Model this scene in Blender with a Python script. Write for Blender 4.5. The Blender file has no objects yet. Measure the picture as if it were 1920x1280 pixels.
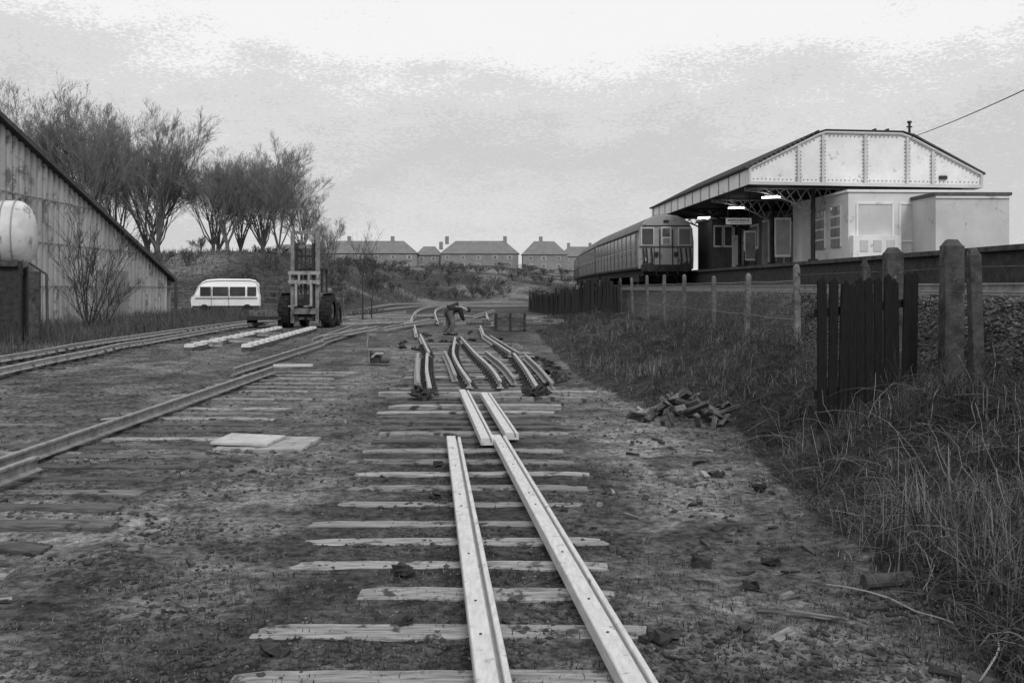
import bpy, math, random
import numpy as np
from mathutils import Vector, Matrix
random.seed(11); rng=np.random.default_rng(11)
sc=bpy.context.scene; col=sc.collection
R=random.uniform
# ------------------------------------------------------------ noise / terrain
TAB=rng.random((256,256))
def vn(x,y,s=0):
    x=np.asarray(x,float)+s*17.3; y=np.asarray(y,float)+s*31.7
    xi=np.floor(x).astype(int); yi=np.floor(y).astype(int); fx=x-xi; fy=y-yi
    fx=fx*fx*(3-2*fx); fy=fy*fy*(3-2*fy)
    a=TAB[xi&255,yi&255]; b=TAB[(xi+1)&255,yi&255]; c=TAB[xi&255,(yi+1)&255]; d=TAB[(xi+1)&255,(yi+1)&255]
    return (a*(1-fx)+b*fx)*(1-fy)+(c*(1-fx)+d*fx)*fy
def fbm(x,y,o=4,s=0):
    x=np.asarray(x,float); y=np.asarray(y,float); t=0; a=.5; n=0
    for i in range(o):
        t=t+a*vn(x*2**i,y*2**i,s+i); n+=a; a*=.5
    return t/n
def sm(a,b,x):
    t=np.clip((np.asarray(x,float)-a)/(b-a),0,1); return t*t*(3-2*t)
def Xf(y): return np.interp(y,[0,45,60,80,100,140,200,400],[5.5,5.5,5.2,4.9,5.5,8,17,60])
def gedge(y): return np.interp(y,[4,5,10,14,18,23,47,70],[2.45,2.4,2.6,3.1,2.0,1.35,.95,1.2])
def H(x,y):
    x=np.asarray(x,float); y=np.asarray(y,float)
    s=x-Xf(y)
    bank=.65*sm(-2.6,-.2,s)+1.15*sm(.15,1.6,s)
    xr=np.interp(y,[76,110,150],[-13,-11,-12])
    mound=(4.8+1.3*fbm(x*.12,y*.12,3,5))*(1-sm(xr-14,xr+3,x))*sm(76,99,y)
    back=(3.9+1.4*fbm(x*.05,y*.05,3,8))*sm(134,182,y-.35*np.clip(x+14,-20,30))*(1-.45*sm(-6,14,x))+3.6*sm(195,290,y)
    h=np.maximum(np.maximum(bank,mound),back)
    near=1-sm(40,90,y)
    ge=gedge(y)
    h=h+near*sm(0,.9,x-ge)*(1-sm(-.3,.2,s))*(.50*np.clip(fbm(x*1.0,y*.8,3,41)-.30,0,1)*1.6)
    cor=sm(-3.1,-2.5,x)*(1-sm(.9,1.5,x))+sm(-6.6,-6.2,x)*(1-sm(-3.6,-3.1,x))
    am=near*(1-.58*np.clip(cor,0,1))
    h=h+am*(.10*(fbm(x*.5,y*.5,3,1)-.5)+.07*(fbm(x*2.2,y*2.2,4,2)-.5)+.045*(fbm(x*8,y*8,3,3)-.5))
    h=h+sm(0,1.5,s)*near*.12*(fbm(x*5,y*5,3,4)-.5)
    return h
def h1(x,y): return float(H(x,y))
# ------------------------------------------------------------ materials
def mat(name,a,b=None,scale=5,rough=.85,bump=.0,detail=5,st=(1,1,1),lo=.35,hi=.65,metal=0,bs=None,vary=.0,spec=.25,fleck=None):
    m=bpy.data.materials.new(name); m.use_nodes=True
    nt=m.node_tree; N=nt.nodes; L=nt.links; p=N['Principled BSDF']
    b=a if b is None else b
    tc=N.new('ShaderNodeTexCoord'); oi=N.new('ShaderNodeObjectInfo')
    ml=N.new('ShaderNodeMath'); ml.operation='MULTIPLY'; ml.inputs[1].default_value=37.0
    L.new(oi.outputs['Random'],ml.inputs[0])
    ad=N.new('ShaderNodeVectorMath'); ad.operation='ADD'
    L.new(tc.outputs['Object'],ad.inputs[0]); L.new(ml.outputs[0],ad.inputs[1])
    mp=N.new('ShaderNodeMapping'); mp.inputs['Scale'].default_value=st
    L.new(ad.outputs[0],mp.inputs['Vector'])
    nz=N.new('ShaderNodeTexNoise'); nz.inputs['Scale'].default_value=scale; nz.inputs['Detail'].default_value=detail; nz.inputs['Roughness'].default_value=.65
    L.new(mp.outputs[0],nz.inputs['Vector'])
    r=N.new('ShaderNodeValToRGB'); e=r.color_ramp.elements
    e[0].position=lo; e[0].color=(a,a,a,1); e[1].position=hi; e[1].color=(b,b,b,1)
    L.new(nz.outputs['Fac'],r.inputs[0])
    out=r.outputs[0]
    if vary>0:
        mr=N.new('ShaderNodeMapRange'); mr.inputs['To Min'].default_value=1-vary; mr.inputs['To Max'].default_value=1+vary
        L.new(oi.outputs['Random'],mr.inputs['Value'])
        vm=N.new('ShaderNodeVectorMath'); vm.operation='SCALE'; L.new(out,vm.inputs[0]); L.new(mr.outputs[0],vm.inputs['Scale']); out=vm.outputs[0]
    if fleck is not None:
        n2=N.new('ShaderNodeTexNoise'); n2.inputs['Scale'].default_value=fleck[0]; n2.inputs['Detail'].default_value=6; n2.inputs['Roughness'].default_value=.7
        L.new(ad.outputs[0],n2.inputs['Vector'])
        r2=N.new('ShaderNodeValToRGB'); r2.color_ramp.elements[0].position=fleck[1]; r2.color_ramp.elements[1].position=fleck[1]+.08
        L.new(n2.outputs['Fac'],r2.inputs[0])
        mx=N.new('ShaderNodeMix'); mx.data_type='RGBA'; L.new(r2.outputs[0],mx.inputs['Factor']); L.new(out,mx.inputs['A'])
        mx.inputs['B'].default_value=(fleck[2],)*3+(1,); out=mx.outputs['Result']
    L.new(out,p.inputs['Base Color'])
    p.inputs['Roughness'].default_value=rough; p.inputs['Metallic'].default_value=metal
    p.inputs['Specular IOR Level'].default_value=spec
    if bump>0:
        nb=N.new('ShaderNodeTexNoise'); nb.inputs['Scale'].default_value=bs or scale*3; nb.inputs['Detail'].default_value=6
        L.new(mp.outputs[0],nb.inputs['Vector'])
        bp=N.new('ShaderNodeBump'); bp.inputs['Strength'].default_value=bump; bp.inputs['Distance'].default_value=.03
        L.new(nb.outputs['Fac'],bp.inputs['Height']); L.new(bp.outputs[0],p.inputs['Normal'])
    return m
M={}
M['sleeper']=mat('weathered_timber',.12,.33,3,bump=.5,st=(1,9,9),vary=.35,fleck=(4,.535,.05))
M['sleeper_dark']=mat('dark_timber',.045,.15,3,bump=.6,st=(1,9,9),vary=.3,fleck=(5,.55,.035))
M['railnew']=mat('pale_rail_steel',.44,.60,6,rough=.5,bump=.12,st=(6,1,6),fleck=(9,.60,.16),spec=.4)
M['railold']=mat('old_rail_steel',.12,.28,6,rough=.5,bump=.2,fleck=(9,.6,.05),spec=.45)
M['railmid']=mat('turnout_rail_steel',.22,.42,6,rough=.45,bump=.2,fleck=(9,.57,.06),spec=.45)
M['iron']=mat('dark_cast_iron',.016,.05,9,rough=.7,bump=.4)
M['concrete']=mat('weathered_concrete',.06,.16,5,bump=.6,fleck=(8,.56,.03),vary=.3)
M['concdark']=mat('stained_concrete',.03,.09,4,bump=.7,fleck=(10,.6,.16))
M['slab']=mat('pale_concrete',.24,.36,4,bump=.3,fleck=(5,.54,.10))
M['plate']=mat('pale_steel_plate',.34,.48,3,rough=.6,bump=.1,fleck=(5,.58,.16))
M['black']=mat('tarred_timber',.005,.016,5,bump=.8,st=(8,8,1),rough=.9)
M['palis']=mat('dark_palisade_timber',.012,.035,5,bump=.8,st=(8,8,1),rough=.9,vary=.4)
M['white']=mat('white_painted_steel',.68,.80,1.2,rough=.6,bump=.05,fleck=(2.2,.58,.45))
M['whitewall']=mat('white_rendered_wall',.58,.68,1.0,rough=.8,bump=.15,fleck=(1.6,.58,.40))
M['greywall']=mat('greyed_rendered_wall',.46,.56,1.0,rough=.8,bump=.15,fleck=(1.6,.58,.34))
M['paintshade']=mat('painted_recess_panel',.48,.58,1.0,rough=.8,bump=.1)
M['rivet']=mat('rusted_rivet_strip',.20,.45,14,rough=.8)
M['dark']=mat('dark_canopy_grey',.03,.05,3)  # nearly even dark grey for canopy ceiling and columns
M['roofdark']=mat('canopy_roof_sheet',.04,.09,2,bump=.3)
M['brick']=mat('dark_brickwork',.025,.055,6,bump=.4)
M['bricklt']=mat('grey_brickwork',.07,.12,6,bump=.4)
M['glass']=mat('dark_glass',.02,.05,1,rough=.12,spec=.6)
M['glasslit']=mat('lit_toned_glass',.16,.30,1.2,rough=.2,spec=.6)  # paler copy of the glass, lit look put into base colour
M['asb']=mat('corrugated_cement_sheet',.26,.44,.5,bump=.2,detail=8,fleck=(.9,.54,.15),st=(1,1,.25))
M['asbdark']=mat('dark_corrugated_sheet',.20,.30,.6,bump=.2,st=(1,1,.3))
M['verge']=mat('dark_roof_verge',.05,.09,2)
M['tank']=mat('pale_tank_paint',.48,.66,1.6,rough=.5,bump=.15,fleck=(1.7,.56,.26))
M['bark']=mat('haze_paled_bark',.10,.17,2,rough=.95)  # bark and twigs of the distant trees, haze painted into the base colour
M['twig']=mat('haze_paled_twigs',.14,.20,2,rough=.95)
M['shrub']=mat('dark_shrub_twigs',.03,.06,2,rough=.95)
M['shrubfar']=mat('haze_paled_shrub_twigs',.07,.12,2,rough=.95)  # far copy of the shrub twigs, lightened in colour to imitate haze
M['straw']=mat('dead_straw_grass',.11,.27,1.2,rough=.9)
M['strawlt']=mat('bleached_grass',.20,.38,1.2,rough=.9)
M['grassdk']=mat('dark_dead_grass',.015,.05,1.2,rough=.9)
M['grassmid']=mat('grey_dead_grass',.045,.13,1.2,rough=.9)
M['hillscrub']=mat('haze_paled_hill_scrub',.045,.12,.25,rough=.9)  # paler than near growth, distance haze put into the colour
M['stone']=mat('cinder_clods',.02,.09,3,rough=.95)
M['stonelt']=mat('pale_ballast_stone',.05,.18,5,rough=.9)
M['trainside']=mat('train_side_paint',.16,.22,1,rough=.45,spec=.4,fleck=(2,.62,.10))
M['trainfront']=mat('train_end_paint',.26,.33,1.5,rough=.5,spec=.4,fleck=(3,.58,.13))
M['trainroof']=mat('train_roof',.12,.2,1,rough=.8)
M['traindk']=mat('train_dirt_trim',.03,.06,3)
M['frame']=mat('pale_window_frame',.50,.6,3,rough=.5)
M['hwall']=mat('haze_paled_house_brick',.20,.26,.5)  # house walls, roofs and windows carry painted haze in their base tones
M['hroof']=mat('haze_paled_roof_tile',.15,.19,.6,bump=.2)
M['hwin']=mat('haze_dulled_window_frame',.36,.44,.6)
M['hpane']=mat('haze_paled_window_pane',.12,.18,.6)
M['van']=mat('white_van_paint',.78,.85,1,rough=.35,spec=.5)
M['fork']=mat('machine_paint',.12,.25,2,rough=.6,fleck=(5,.58,.04))
M['forklt']=mat('pale_machine_paint',.24,.38,3,rough=.6,fleck=(5,.58,.06))
M['tyre']=mat('tyre_rubber',.015,.03,8,rough=.9,bump=.4)
M['jacket']=mat('dark_jacket',.015,.035,6,bump=.3); M['trouser']=mat('denim_trousers',.09,.15,6,bump=.3); M['skin']=mat('skin_tone',.30,.36,6,rough=.6); M['hair']=mat('dark_hair',.02,.04,20)
M['gen']=mat('machine_red_paint',.10,.18,5,rough=.5,fleck=(9,.6,.04))
M['wire']=mat('galvanised_wire',.16,.28,10,rough=.6)
M['cable']=mat('black_cable',.02,.03,10)
def emis(name,v):
    m=bpy.data.materials.new(name); m.use_nodes=True; p=m.node_tree.nodes['Principled BSDF']
    p.inputs['Base Color'].default_value=(.8,.8,.8,1); p.inputs['Emission Color'].default_value=(1,1,1,1); p.inputs['Emission Strength'].default_value=v; return m
M['lit']=emis('lit_fluorescent_tube',12)
# ------------------------------------------------------------ mesh builder
class B:
    def __init__(s): s.v=[]; s.f=[]
    def add(s,vs,fs):
        o=len(s.v); s.v+=[tuple(v) for v in vs]; s.f+=[tuple(i+o for i in f) for f in fs]; return s
    def box(s,c,d,rz=0,rx=0,ry=0,jit=0,top=1):
        m=Matrix.Rotation(rz,3,'Z')@Matrix.Rotation(ry,3,'Y')@Matrix.Rotation(rx,3,'X'); vs=[]
        for z in (-.5,.5):
            k=top if z>0 else 1
            for x,y in ((-.5,-.5),(.5,-.5),(.5,.5),(-.5,.5)):
                vs.append(m@Vector((x*d[0]*k+R(-jit,jit),y*d[1]*k+R(-jit,jit),z*d[2]+R(-jit,jit)))+Vector(c))
        return s.add(vs,[(3,2,1,0),(4,5,6,7),(0,1,5,4),(1,2,6,5),(2,3,7,6),(3,0,4,7)])
    def tube(s,pts,rs,n=6,cap=True):
        pts=[Vector(p) for p in pts]
        if not hasattr(rs,'__len__'): rs=[rs]*len(pts)
        vs=[];fs=[]
        for i,p in enumerate(pts):
            t=(pts[min(i+1,len(pts)-1)]-pts[max(i-1,0)])
            if t.length<1e-9: t=Vector((0,0,1))
            t.normalize(); a=Vector((0,0,1)) if abs(t.z)<.9 else Vector((1,0,0))
            u=t.cross(a).normalized(); w=t.cross(u)
            for k in range(n):
                an=2*math.pi*k/n; vs.append(p+(u*math.cos(an)+w*math.sin(an))*rs[i])
        for i in range(len(pts)-1):
            for k in range(n):
                a=i*n+k; b=i*n+(k+1)%n; fs.append((a,b,b+n,a+n))
        if cap: fs.append(tuple(range(n))[::-1]); fs.append(tuple(range((len(pts)-1)*n,len(pts)*n)))
        return s.add(vs,fs)
    def sweep(s,prof,pts):
        pts=[Vector(p) for p in pts]; n=len(prof); vs=[];fs=[]
        for i,p in enumerate(pts):
            t=pts[min(i+1,len(pts)-1)]-pts[max(i-1,0)]; t.z=0; t.normalize(); nr=Vector((t.y,-t.x,0))
            for x,z in prof: vs.append(p+nr*x+Vector((0,0,z)))
        for i in range(len(pts)-1):
            for k in range(n):
                a=i*n+k; b=i*n+(k+1)%n; fs.append((a,b,b+n,a+n))
        fs.append(tuple(range(n))[::-1]); fs.append(tuple(range((len(pts)-1)*n,len(pts)*n)))
        return s.add(vs,fs)
    def prismy(s,prof,y0,y1):
        n=len(prof); vs=[(x,y0,z) for x,z in prof]+[(x,y1,z) for x,z in prof]
        fs=[(i,(i+1)%n,(i+1)%n+n,i+n) for i in range(n)]+[tuple(range(n))[::-1],tuple(range(n,2*n))]
        return s.add(vs,fs)
    def prismx(s,prof,x0,x1):
        n=len(prof); vs=[(x0,y,z) for y,z in prof]+[(x1,y,z) for y,z in prof]
        fs=[(i,(i+1)%n,(i+1)%n+n,i+n) for i in range(n)]+[tuple(range(n))[::-1],tuple(range(n,2*n))]
        return s.add(vs,fs)
    def ob(s,name,m,parent=None,loc=(0,0,0),rot=(0,0,0),smooth=False,bevel=0,**k):
        me=bpy.data.meshes.new(name); me.from_pydata(s.v,[],s.f); me.update()
        o=bpy.data.objects.new(name,me); col.objects.link(o); me.materials.append(M[m] if isinstance(m,str) else m)
        o.location=loc; o.rotation_euler=rot
        if parent: o.parent=parent
        if smooth:
            me.polygons.foreach_set('use_smooth',[True]*len(me.polygons))
        if bevel:
            b=o.modifiers.new('bevel','BEVEL'); b.width=bevel; b.segments=2; b.limit_method='ANGLE'
        for a,b in k.items(): o[a]=b
        return o
def thing(name,label,cat,loc=(0,0,0),rot=(0,0,0),group=None):
    o=bpy.data.objects.new(name,None); col.objects.link(o); o.location=loc; o.rotation_euler=rot; o.empty_display_size=.2
    o['label']=label; o['category']=cat
    if group: o['group']=group
    return o
def dup(src,loc=None,rot=None,scale=None,parent=None,top=True):
    o=src.copy(); col.objects.link(o)
    if loc is not None: o.location=loc
    if rot is not None: o.rotation_euler=rot
    if scale is not None: o.scale=scale
    if parent is not None: o.parent=parent
    for c in list(src.children):
        dup(c,parent=o)
    return o
def fastmesh(name,V,F,m,tri=True,**k):
    me=bpy.data.meshes.new(name); nv=len(V); nf,w=F.shape
    me.vertices.add(nv); me.vertices.foreach_set('co',V.astype(np.float32).ravel())
    me.loops.add(nf*w); me.loops.foreach_set('vertex_index',F.astype(np.int32).ravel())
    me.polygons.add(nf); me.polygons.foreach_set('loop_start',np.arange(0,nf*w,w,dtype=np.int32))
    me.update(calc_edges=True); me.validate()
    o=bpy.data.objects.new(name,me); col.objects.link(o); me.materials.append(M[m] if isinstance(m,str) else m)
    for a,b in k.items(): o[a]=b
    return o
# ------------------------------------------------------------ ground
def grow_axis(lo,hi,fine_lo,fine_hi,step,g):
    a=list(np.arange(fine_lo,fine_hi,step)); x=fine_hi; s=step
    while x<hi: a.append(x); s*=g; x+=s
    a.append(hi); x=fine_lo; s=step; b=[]
    while x>lo: s*=g; x-=s; b.append(max(x,lo))
    return np.array(sorted(set(b+a)))
gx=grow_axis(-900,900,-7,7,.07,1.045)
gy=[-40,-20,-10,-4,0,2]; y=3.
while y<1500: gy.append(y); y+=max(.06,.0115*y)
gy=np.array(gy+[1500])
XX,YY=np.meshgrid(gx,gy); ZZ=H(XX,YY)
V=np.stack([XX.ravel(),YY.ravel(),ZZ.ravel()],1)
nx=len(gx); ny=len(gy); ii=(np.arange(ny-1)[:,None]*nx+np.arange(nx-1)[None]).ravel()
F=np.stack([ii,ii+1,ii+nx+1,ii+nx],1)
gm=bpy.data.materials.new('yard_earth'); gm.use_nodes=True; nt=gm.node_tree; N=nt.nodes; L=nt.links; p=N['Principled BSDF']
p.inputs['Roughness'].default_value=.95; p.inputs['Specular IOR Level'].default_value=.12
at=N.new('ShaderNodeAttribute'); at.attribute_name='tone'
tc=N.new('ShaderNodeTexCoord')
n1=N.new('ShaderNodeTexNoise'); n1.inputs['Scale'].default_value=10; n1.inputs['Detail'].default_value=9; n1.inputs['Roughness'].default_value=.8
n2=N.new('ShaderNodeTexNoise'); n2.inputs['Scale'].default_value=1.6; n2.inputs['Detail'].default_value=8; n2.inputs['Roughness'].default_value=.75
for n in (n1,n2): L.new(tc.outputs['Object'],n.inputs['Vector'])
m1=N.new('ShaderNodeMapRange'); m1.inputs['From Min'].default_value=.38; m1.inputs['From Max'].default_value=.62; m1.inputs['To Min'].default_value=.2; m1.inputs['To Max'].default_value=1.8
m2=N.new('ShaderNodeMapRange'); m2.inputs['From Min'].default_value=.38; m2.inputs['From Max'].default_value=.62; m2.inputs['To Min'].default_value=.45; m2.inputs['To Max'].default_value=1.6
L.new(n1.outputs['Fac'],m1.inputs['Value']); L.new(n2.outputs['Fac'],m2.inputs['Value'])
mm=N.new('ShaderNodeMath'); mm.operation='MULTIPLY'; L.new(m1.outputs[0],mm.inputs[0]); L.new(m2.outputs[0],mm.inputs[1])
vs=N.new('ShaderNodeVectorMath'); vs.operation='SCALE'; L.new(at.outputs['Color'],vs.inputs[0]); L.new(mm.outputs[0],vs.inputs['Scale']); L.new(vs.outputs[0],p.inputs['Base Color'])
nb=N.new('ShaderNodeTexNoise'); nb.inputs['Scale'].default_value=22; nb.inputs['Detail'].default_value=7; nb.inputs['Roughness'].default_value=.75; L.new(tc.outputs['Object'],nb.inputs['Vector'])
bp=N.new('ShaderNodeBump'); bp.inputs['Strength'].default_value=1; bp.inputs['Distance'].default_value=.05; L.new(nb.outputs['Fac'],bp.inputs['Height']); L.new(bp.outputs[0],p.inputs['Normal'])
ground=fastmesh('ground',V,F,gm,kind='structure')
def tone(x,y):
    t=.088+.10*(fbm(x*.7,y*.7,4,11)-.40)
    g=sm(.40,.60,fbm(x*.8,y*.8,5,12)); gl=(1-sm(-2.2,-1.2,x))*(1-sm(8,15,y))
    t=t+g*gl*.13
    t=t+sm(.48,.64,fbm(x*.8,y*.5,4,23))*.06*(1-sm(20,50,y))
    pth=np.exp(-((x-(2.0-.02*y))/.8)**2)*(1-sm(12,18,y)); t=t+pth*.13*sm(.38,.58,fbm(x*1.1,y*1.1,4,13))
    pl=np.exp(-((x+3.3)/.6)**2)*sm(12,17,y)*(1-sm(30,50,y)); t=t+pl*.06
    ci=np.exp(-((x+.3)/1.2)**2); t=t*(1-.38*ci)
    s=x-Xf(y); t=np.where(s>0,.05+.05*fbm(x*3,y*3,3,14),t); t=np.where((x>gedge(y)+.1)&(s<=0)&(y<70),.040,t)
    far=.05+.10*sm(.42,.62,fbm(x*.09,y*.09,4,24))  # far bank tone raised, haze painted into the ground colour
    t=t*(1-sm(60,90,y))+far*sm(60,90,y)
    return np.clip(t,.014,.22)
tv=tone(XX.ravel(),YY.ravel())
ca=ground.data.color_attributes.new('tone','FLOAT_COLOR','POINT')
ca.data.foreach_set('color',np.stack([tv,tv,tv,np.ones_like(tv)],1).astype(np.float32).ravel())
ground.data.polygons.foreach_set('use_smooth',[True]*len(ground.data.polygons))
# ------------------------------------------------------------ scatter helpers
def stones(name,x,y,s,m,**k):
    n=len(x); z=H(x,y)
    base=np.array([[1,0,0],[-1,0,0],[0,1,0],[0,-1,0],[0,0,1],[0,0,-1]],float)
    fc=np.array([[0,2,4],[2,1,4],[1,3,4],[3,0,4],[2,0,5],[1,2,5],[3,1,5],[0,3,5]])
    v=base[None]*(s[:,None,None])*(.6+.8*rng.random((n,6,1)))*np.array([1,1,.6]); a=rng.random(n)*6.28
    c,sn=np.cos(a)[:,None],np.sin(a)[:,None]; vx=v[:,:,0]*c-v[:,:,1]*sn; vy=v[:,:,0]*sn+v[:,:,1]*c
    tl=(rng.random((n,1))-.5); vz=v[:,:,2]+vx*tl
    P=np.stack([vx+x[:,None],vy+y[:,None],vz+z[:,None]+s[:,None]*.15],2).reshape(-1,3)
    Fc=(fc[None]+np.arange(n)[:,None,None]*6).reshape(-1,3)
    return fastmesh(name,P,Fc,m,**k)
def blades(name,x,y,h,w,m,lean=.5,z=None,**k):
    n=len(x); z=(H(x,y) if z is None else z)-.02; a=rng.random(n)*6.28; la=rng.random(n)*6.28; l=h*lean*rng.random(n)*1.4
    dx,dy=np.cos(a)*w,np.sin(a)*w; lx,ly=np.cos(la)*l,np.sin(la)*l
    hh=np.sqrt(np.maximum(h*h-l*l,.06*h*h))
    P=np.empty((n,5,3))
    P[:,0]=np.stack([x-dx,y-dy,z],1); P[:,1]=np.stack([x+dx,y+dy,z],1)
    P[:,2]=np.stack([x-dx*.7+lx*.3,y-dy*.7+ly*.3,z+hh*.6],1); P[:,3]=np.stack([x+dx*.7+lx*.3,y+dy*.7+ly*.3,z+hh*.6],1)
    P[:,4]=np.stack([x+lx,y+ly,z+hh],1)
    fc=np.array([[0,1,3],[0,3,2],[2,3,4]]); Fc=(fc[None]+np.arange(n)[:,None,None]*5).reshape(-1,3)
    return fastmesh(name,P.reshape(-1,3),Fc,m,**k)
S='stuff'
def bankgrass(name,n,m,h0,h1_,w,y0,y1,lean=.6,seed=0,th=.45):
    u=rng.random(n); y=1/(1/y0+(1/y1-1/y0)*u)
    e=gedge(y); x=e-.35+(Xf(y)+.9-e)*rng.random(n)
    d=fbm(x*1.6,y*1.6,3,20+seed); keep=(d>th-.12*rng.random(n))&(x>e-.5*rng.random(n)**1.5+.35*(fbm(x*2,y*2,2,60)-.5)); x=x[keep];y=y[keep]
    edge=np.clip((x-gedge(y))/.8,.22,1)
    h=(h0+(h1_-h0)*rng.random(len(x)))*edge*(.25+2.2*fbm(x*1.2,y*1.2,3,30+seed)**2)
    return blades(name,x,y,h,w*(1+y*.06),m,lean,kind=S,label='dead grass')
bankgrass('dark_grass',80000,'grassdk',.08,.28,.0035,4.2,70,lean=1.35,seed=1,th=.38)
bankgrass('grey_grass',70000,'grassmid',.08,.30,.003,4.2,70,lean=1.35,seed=2,th=.38)
bankgrass('straw_grass',30000,'straw',.10,.34,.0026,4.2,70,lean=1.3,seed=3,th=.48)
bankgrass('bleached_grass',6000,'strawlt',.12,.36,.0022,4.2,45,lean=1.2,seed=4,th=.53)
x=rng.normal(3.15,.28,600); y=rng.normal(6.6,.8,600); blades('tall_grass',x,y,.15+.4*rng.random(600),.0035,'straw',.5,kind=S)
n=120000; u=rng.random(n); y=1/(1/4.3+(1/38-1/4.3)*u); x=-y*.52+ (y*.52+gedge(y))*rng.random(n)
k=fbm(x*.8,y*.8,5,12)+.10*(x<-1.3)-.08*(np.abs(x+.4)<1.2)>.48+.1*rng.random(n); x=x[k];y=y[k]
blades('stubble_grass',x,y,.012+.04*rng.random(len(x)),.0026*(1+y*.05),'straw',1.2,kind=S)
n=26000; u=rng.random(n); y=1/(1/4.3+(1/38-1/4.3)*u); x=-y*.52+(y*.52+gedge(y))*rng.random(n)
k=fbm(x*.9,y*.9,4,15)>.5; x=x[k];y=y[k]
blades('dark_weeds',x,y,.02+.05*rng.random(len(x)),.0035*(1+y*.05),'grassdk',1.0,kind=S)
n=18000; x=-24+9.2*rng.random(n); y=28+45*rng.random(n); k=(fbm(x*.4,y*.4,3,16)>.40)&(x<-14.6-.9*rng.random(n)); x=x[k];y=y[k]
blades('trackside_weeds',x,y,.2+.85*rng.random(len(x))*fbm(x*.5,y*.5,2,17)*1.6,.014,'grassmid',.6,kind=S)
n=6000; x=-26+16*rng.random(n); y=60+22*rng.random(n); blades('rough_grass',x,y,.2+.5*rng.random(n),.02,'grassmid',.5,kind=S)
n=55000; x=-75+95*rng.random(n); y=76+125*rng.random(n)**1.2
k=(fbm(x*.15,y*.15,4,18)>.36)&(H(x,y)>.5)&(x<Xf(y)); x=x[k];y=y[k]
blades('haze_paled_hill_scrub',x,y,(.25+1.1*rng.random(len(x))*fbm(x*.2,y*.2,3,19))*np.where(y>135,.55,1),.03,'hillscrub',.8,kind=S)
n=18000; u=rng.random(n); y=1/(1/4.2+(1/45-1/4.2)*u); x=-y*.52+(y*.52+gedge(y)+.3)*rng.random(n)
k=fbm(x*1.5,y*1.5,3,21)>.46; x=x[k];y=y[k]
stones('cinder_clods',x,y,(.006+.025*rng.random(len(x))**3)*(1+y*.02),'stone',kind=S)
n=6000; u=rng.random(n); y=1/(1/4.2+(1/30-1/4.2)*u); x=-y*.5+(y*.5+gedge(y))*rng.random(n)
stones('pale_gravel',x,y,.004+.016*rng.random(n)**3,'stonelt',kind=S)
n=12000; y=9+32*rng.random(n)**1.3; x=Xf(y)+.2+2.2*rng.random(n); stones('ballast_stone',x,y,.015+.03*rng.random(n),'stonelt',kind=S)
n=16000; y=9+32*rng.random(n)**1.3; x=Xf(y)+.1+2.2*rng.random(n); stones('dark_ballast',x,y,.02+.035*rng.random(n),'stone',kind=S)
n=16000; y=9+30*rng.random(n)**1.3; x=Xf(y)-.1+1.5*rng.random(n); k=fbm(x*1.5,y*.9,3,44)>.45; x=x[k];y=y[k]; blades('bank_ivy',x,y,.05+.25*rng.random(len(x)),.012,'grassdk',1.1,kind=S)
# ------------------------------------------------------------ bramble stems
def brambles(n,y0,y1,hl,hh_,off=.1,xm=5.3):
    b=B()
    for i in range(n):
        y=1/(1/y0+(1/y1-1/y0)*random.random()); e=float(gedge(y)); x=R(e+off,xm); a=R(0,6.28); ln=R(.25,.9); hh=R(hl,hh_); z0=h1(x,y); pts=[]
        for t in range(6):
            q=t/5; xx=x+math.cos(a+q*.8)*ln*q; yy=y+math.sin(a+q*.8)*ln*q
            if xx<e-.1: xx=e-.1
            pts.append((xx+R(-.02,.02),yy+R(-.02,.02),max(z0+hh*4*q*(1-q*.85)*.6,h1(xx,yy)+.01)))
        r=R(.002,.0045); b.tube(pts,[r*1.2,r,r,r*.8,r*.6,r*.4],3,False)
    return b
brambles(1100,4.6,24,.08,.4).ob('bramble_stems','grassmid',kind=S)
brambles(1000,4.6,20,.08,.42).ob('dark_bramble_stems','grassdk',kind=S)
brambles(160,4.6,14,.05,.3).ob('pale_bramble_stems','straw',kind=S)
brambles(450,9,34,.15,.65,2.4,6.4).ob('fence_bramble_stems','grassdk',kind=S)
b=B()
for i in range(60):
    y=R(4.8,12); e=float(gedge(y)); x=R(e+.3,5.0); z0=h1(x,y); a=R(0,6.28); pts=[];
    for t in range(5): pts.append((x+math.cos(a)*.10*t*R(.5,1),y+math.sin(a)*.1*t,z0+.13*t*R(.8,1.1)))
    b.tube(pts,[.005,.004,.003,.003,.002],3,False)
b.ob('dry_stalks','straw',kind=S)
# ------------------------------------------------------------ sleepers
def sleeper_mesh(name,L_,m):
    b=B(); nseg=12; vs=[];fs=[]
    for i in range(nseg+1):
        x=-L_/2+L_*i/nseg; w=.116+R(-.005,.005); t=.065+R(-.005,.002)
        if i in(0,nseg): w-=.012; t-=.012; x+=R(-.02,.02)
        vs+=[(x,-w,-.075),(x+R(-.01,.01),-w,t-.010),(x+R(-.01,.01),-w+.010,t),(x,w-.010,t),(x,w,t-.010),(x,w,-.075)]
    for i in range(nseg):
        for k in range(6):
            a=i*6+k; c=i*6+(k+1)%6; fs.append((a,c,c+6,a+6))
    fs+=[(0,1,2,3,4,5),tuple(range(nseg*6,nseg*6+6))[::-1]]
    b.add(vs,fs); me=bpy.data.meshes.new(name); me.from_pydata(b.v,[],b.f); me.materials.append(M[m]); return me
SL=[sleeper_mesh('timber_sleeper',2.6,'sleeper') for _ in range(5)]
SD=[sleeper_mesh('dark_timber_sleeper',2.6,'sleeper_dark') for _ in range(3)]
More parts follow.
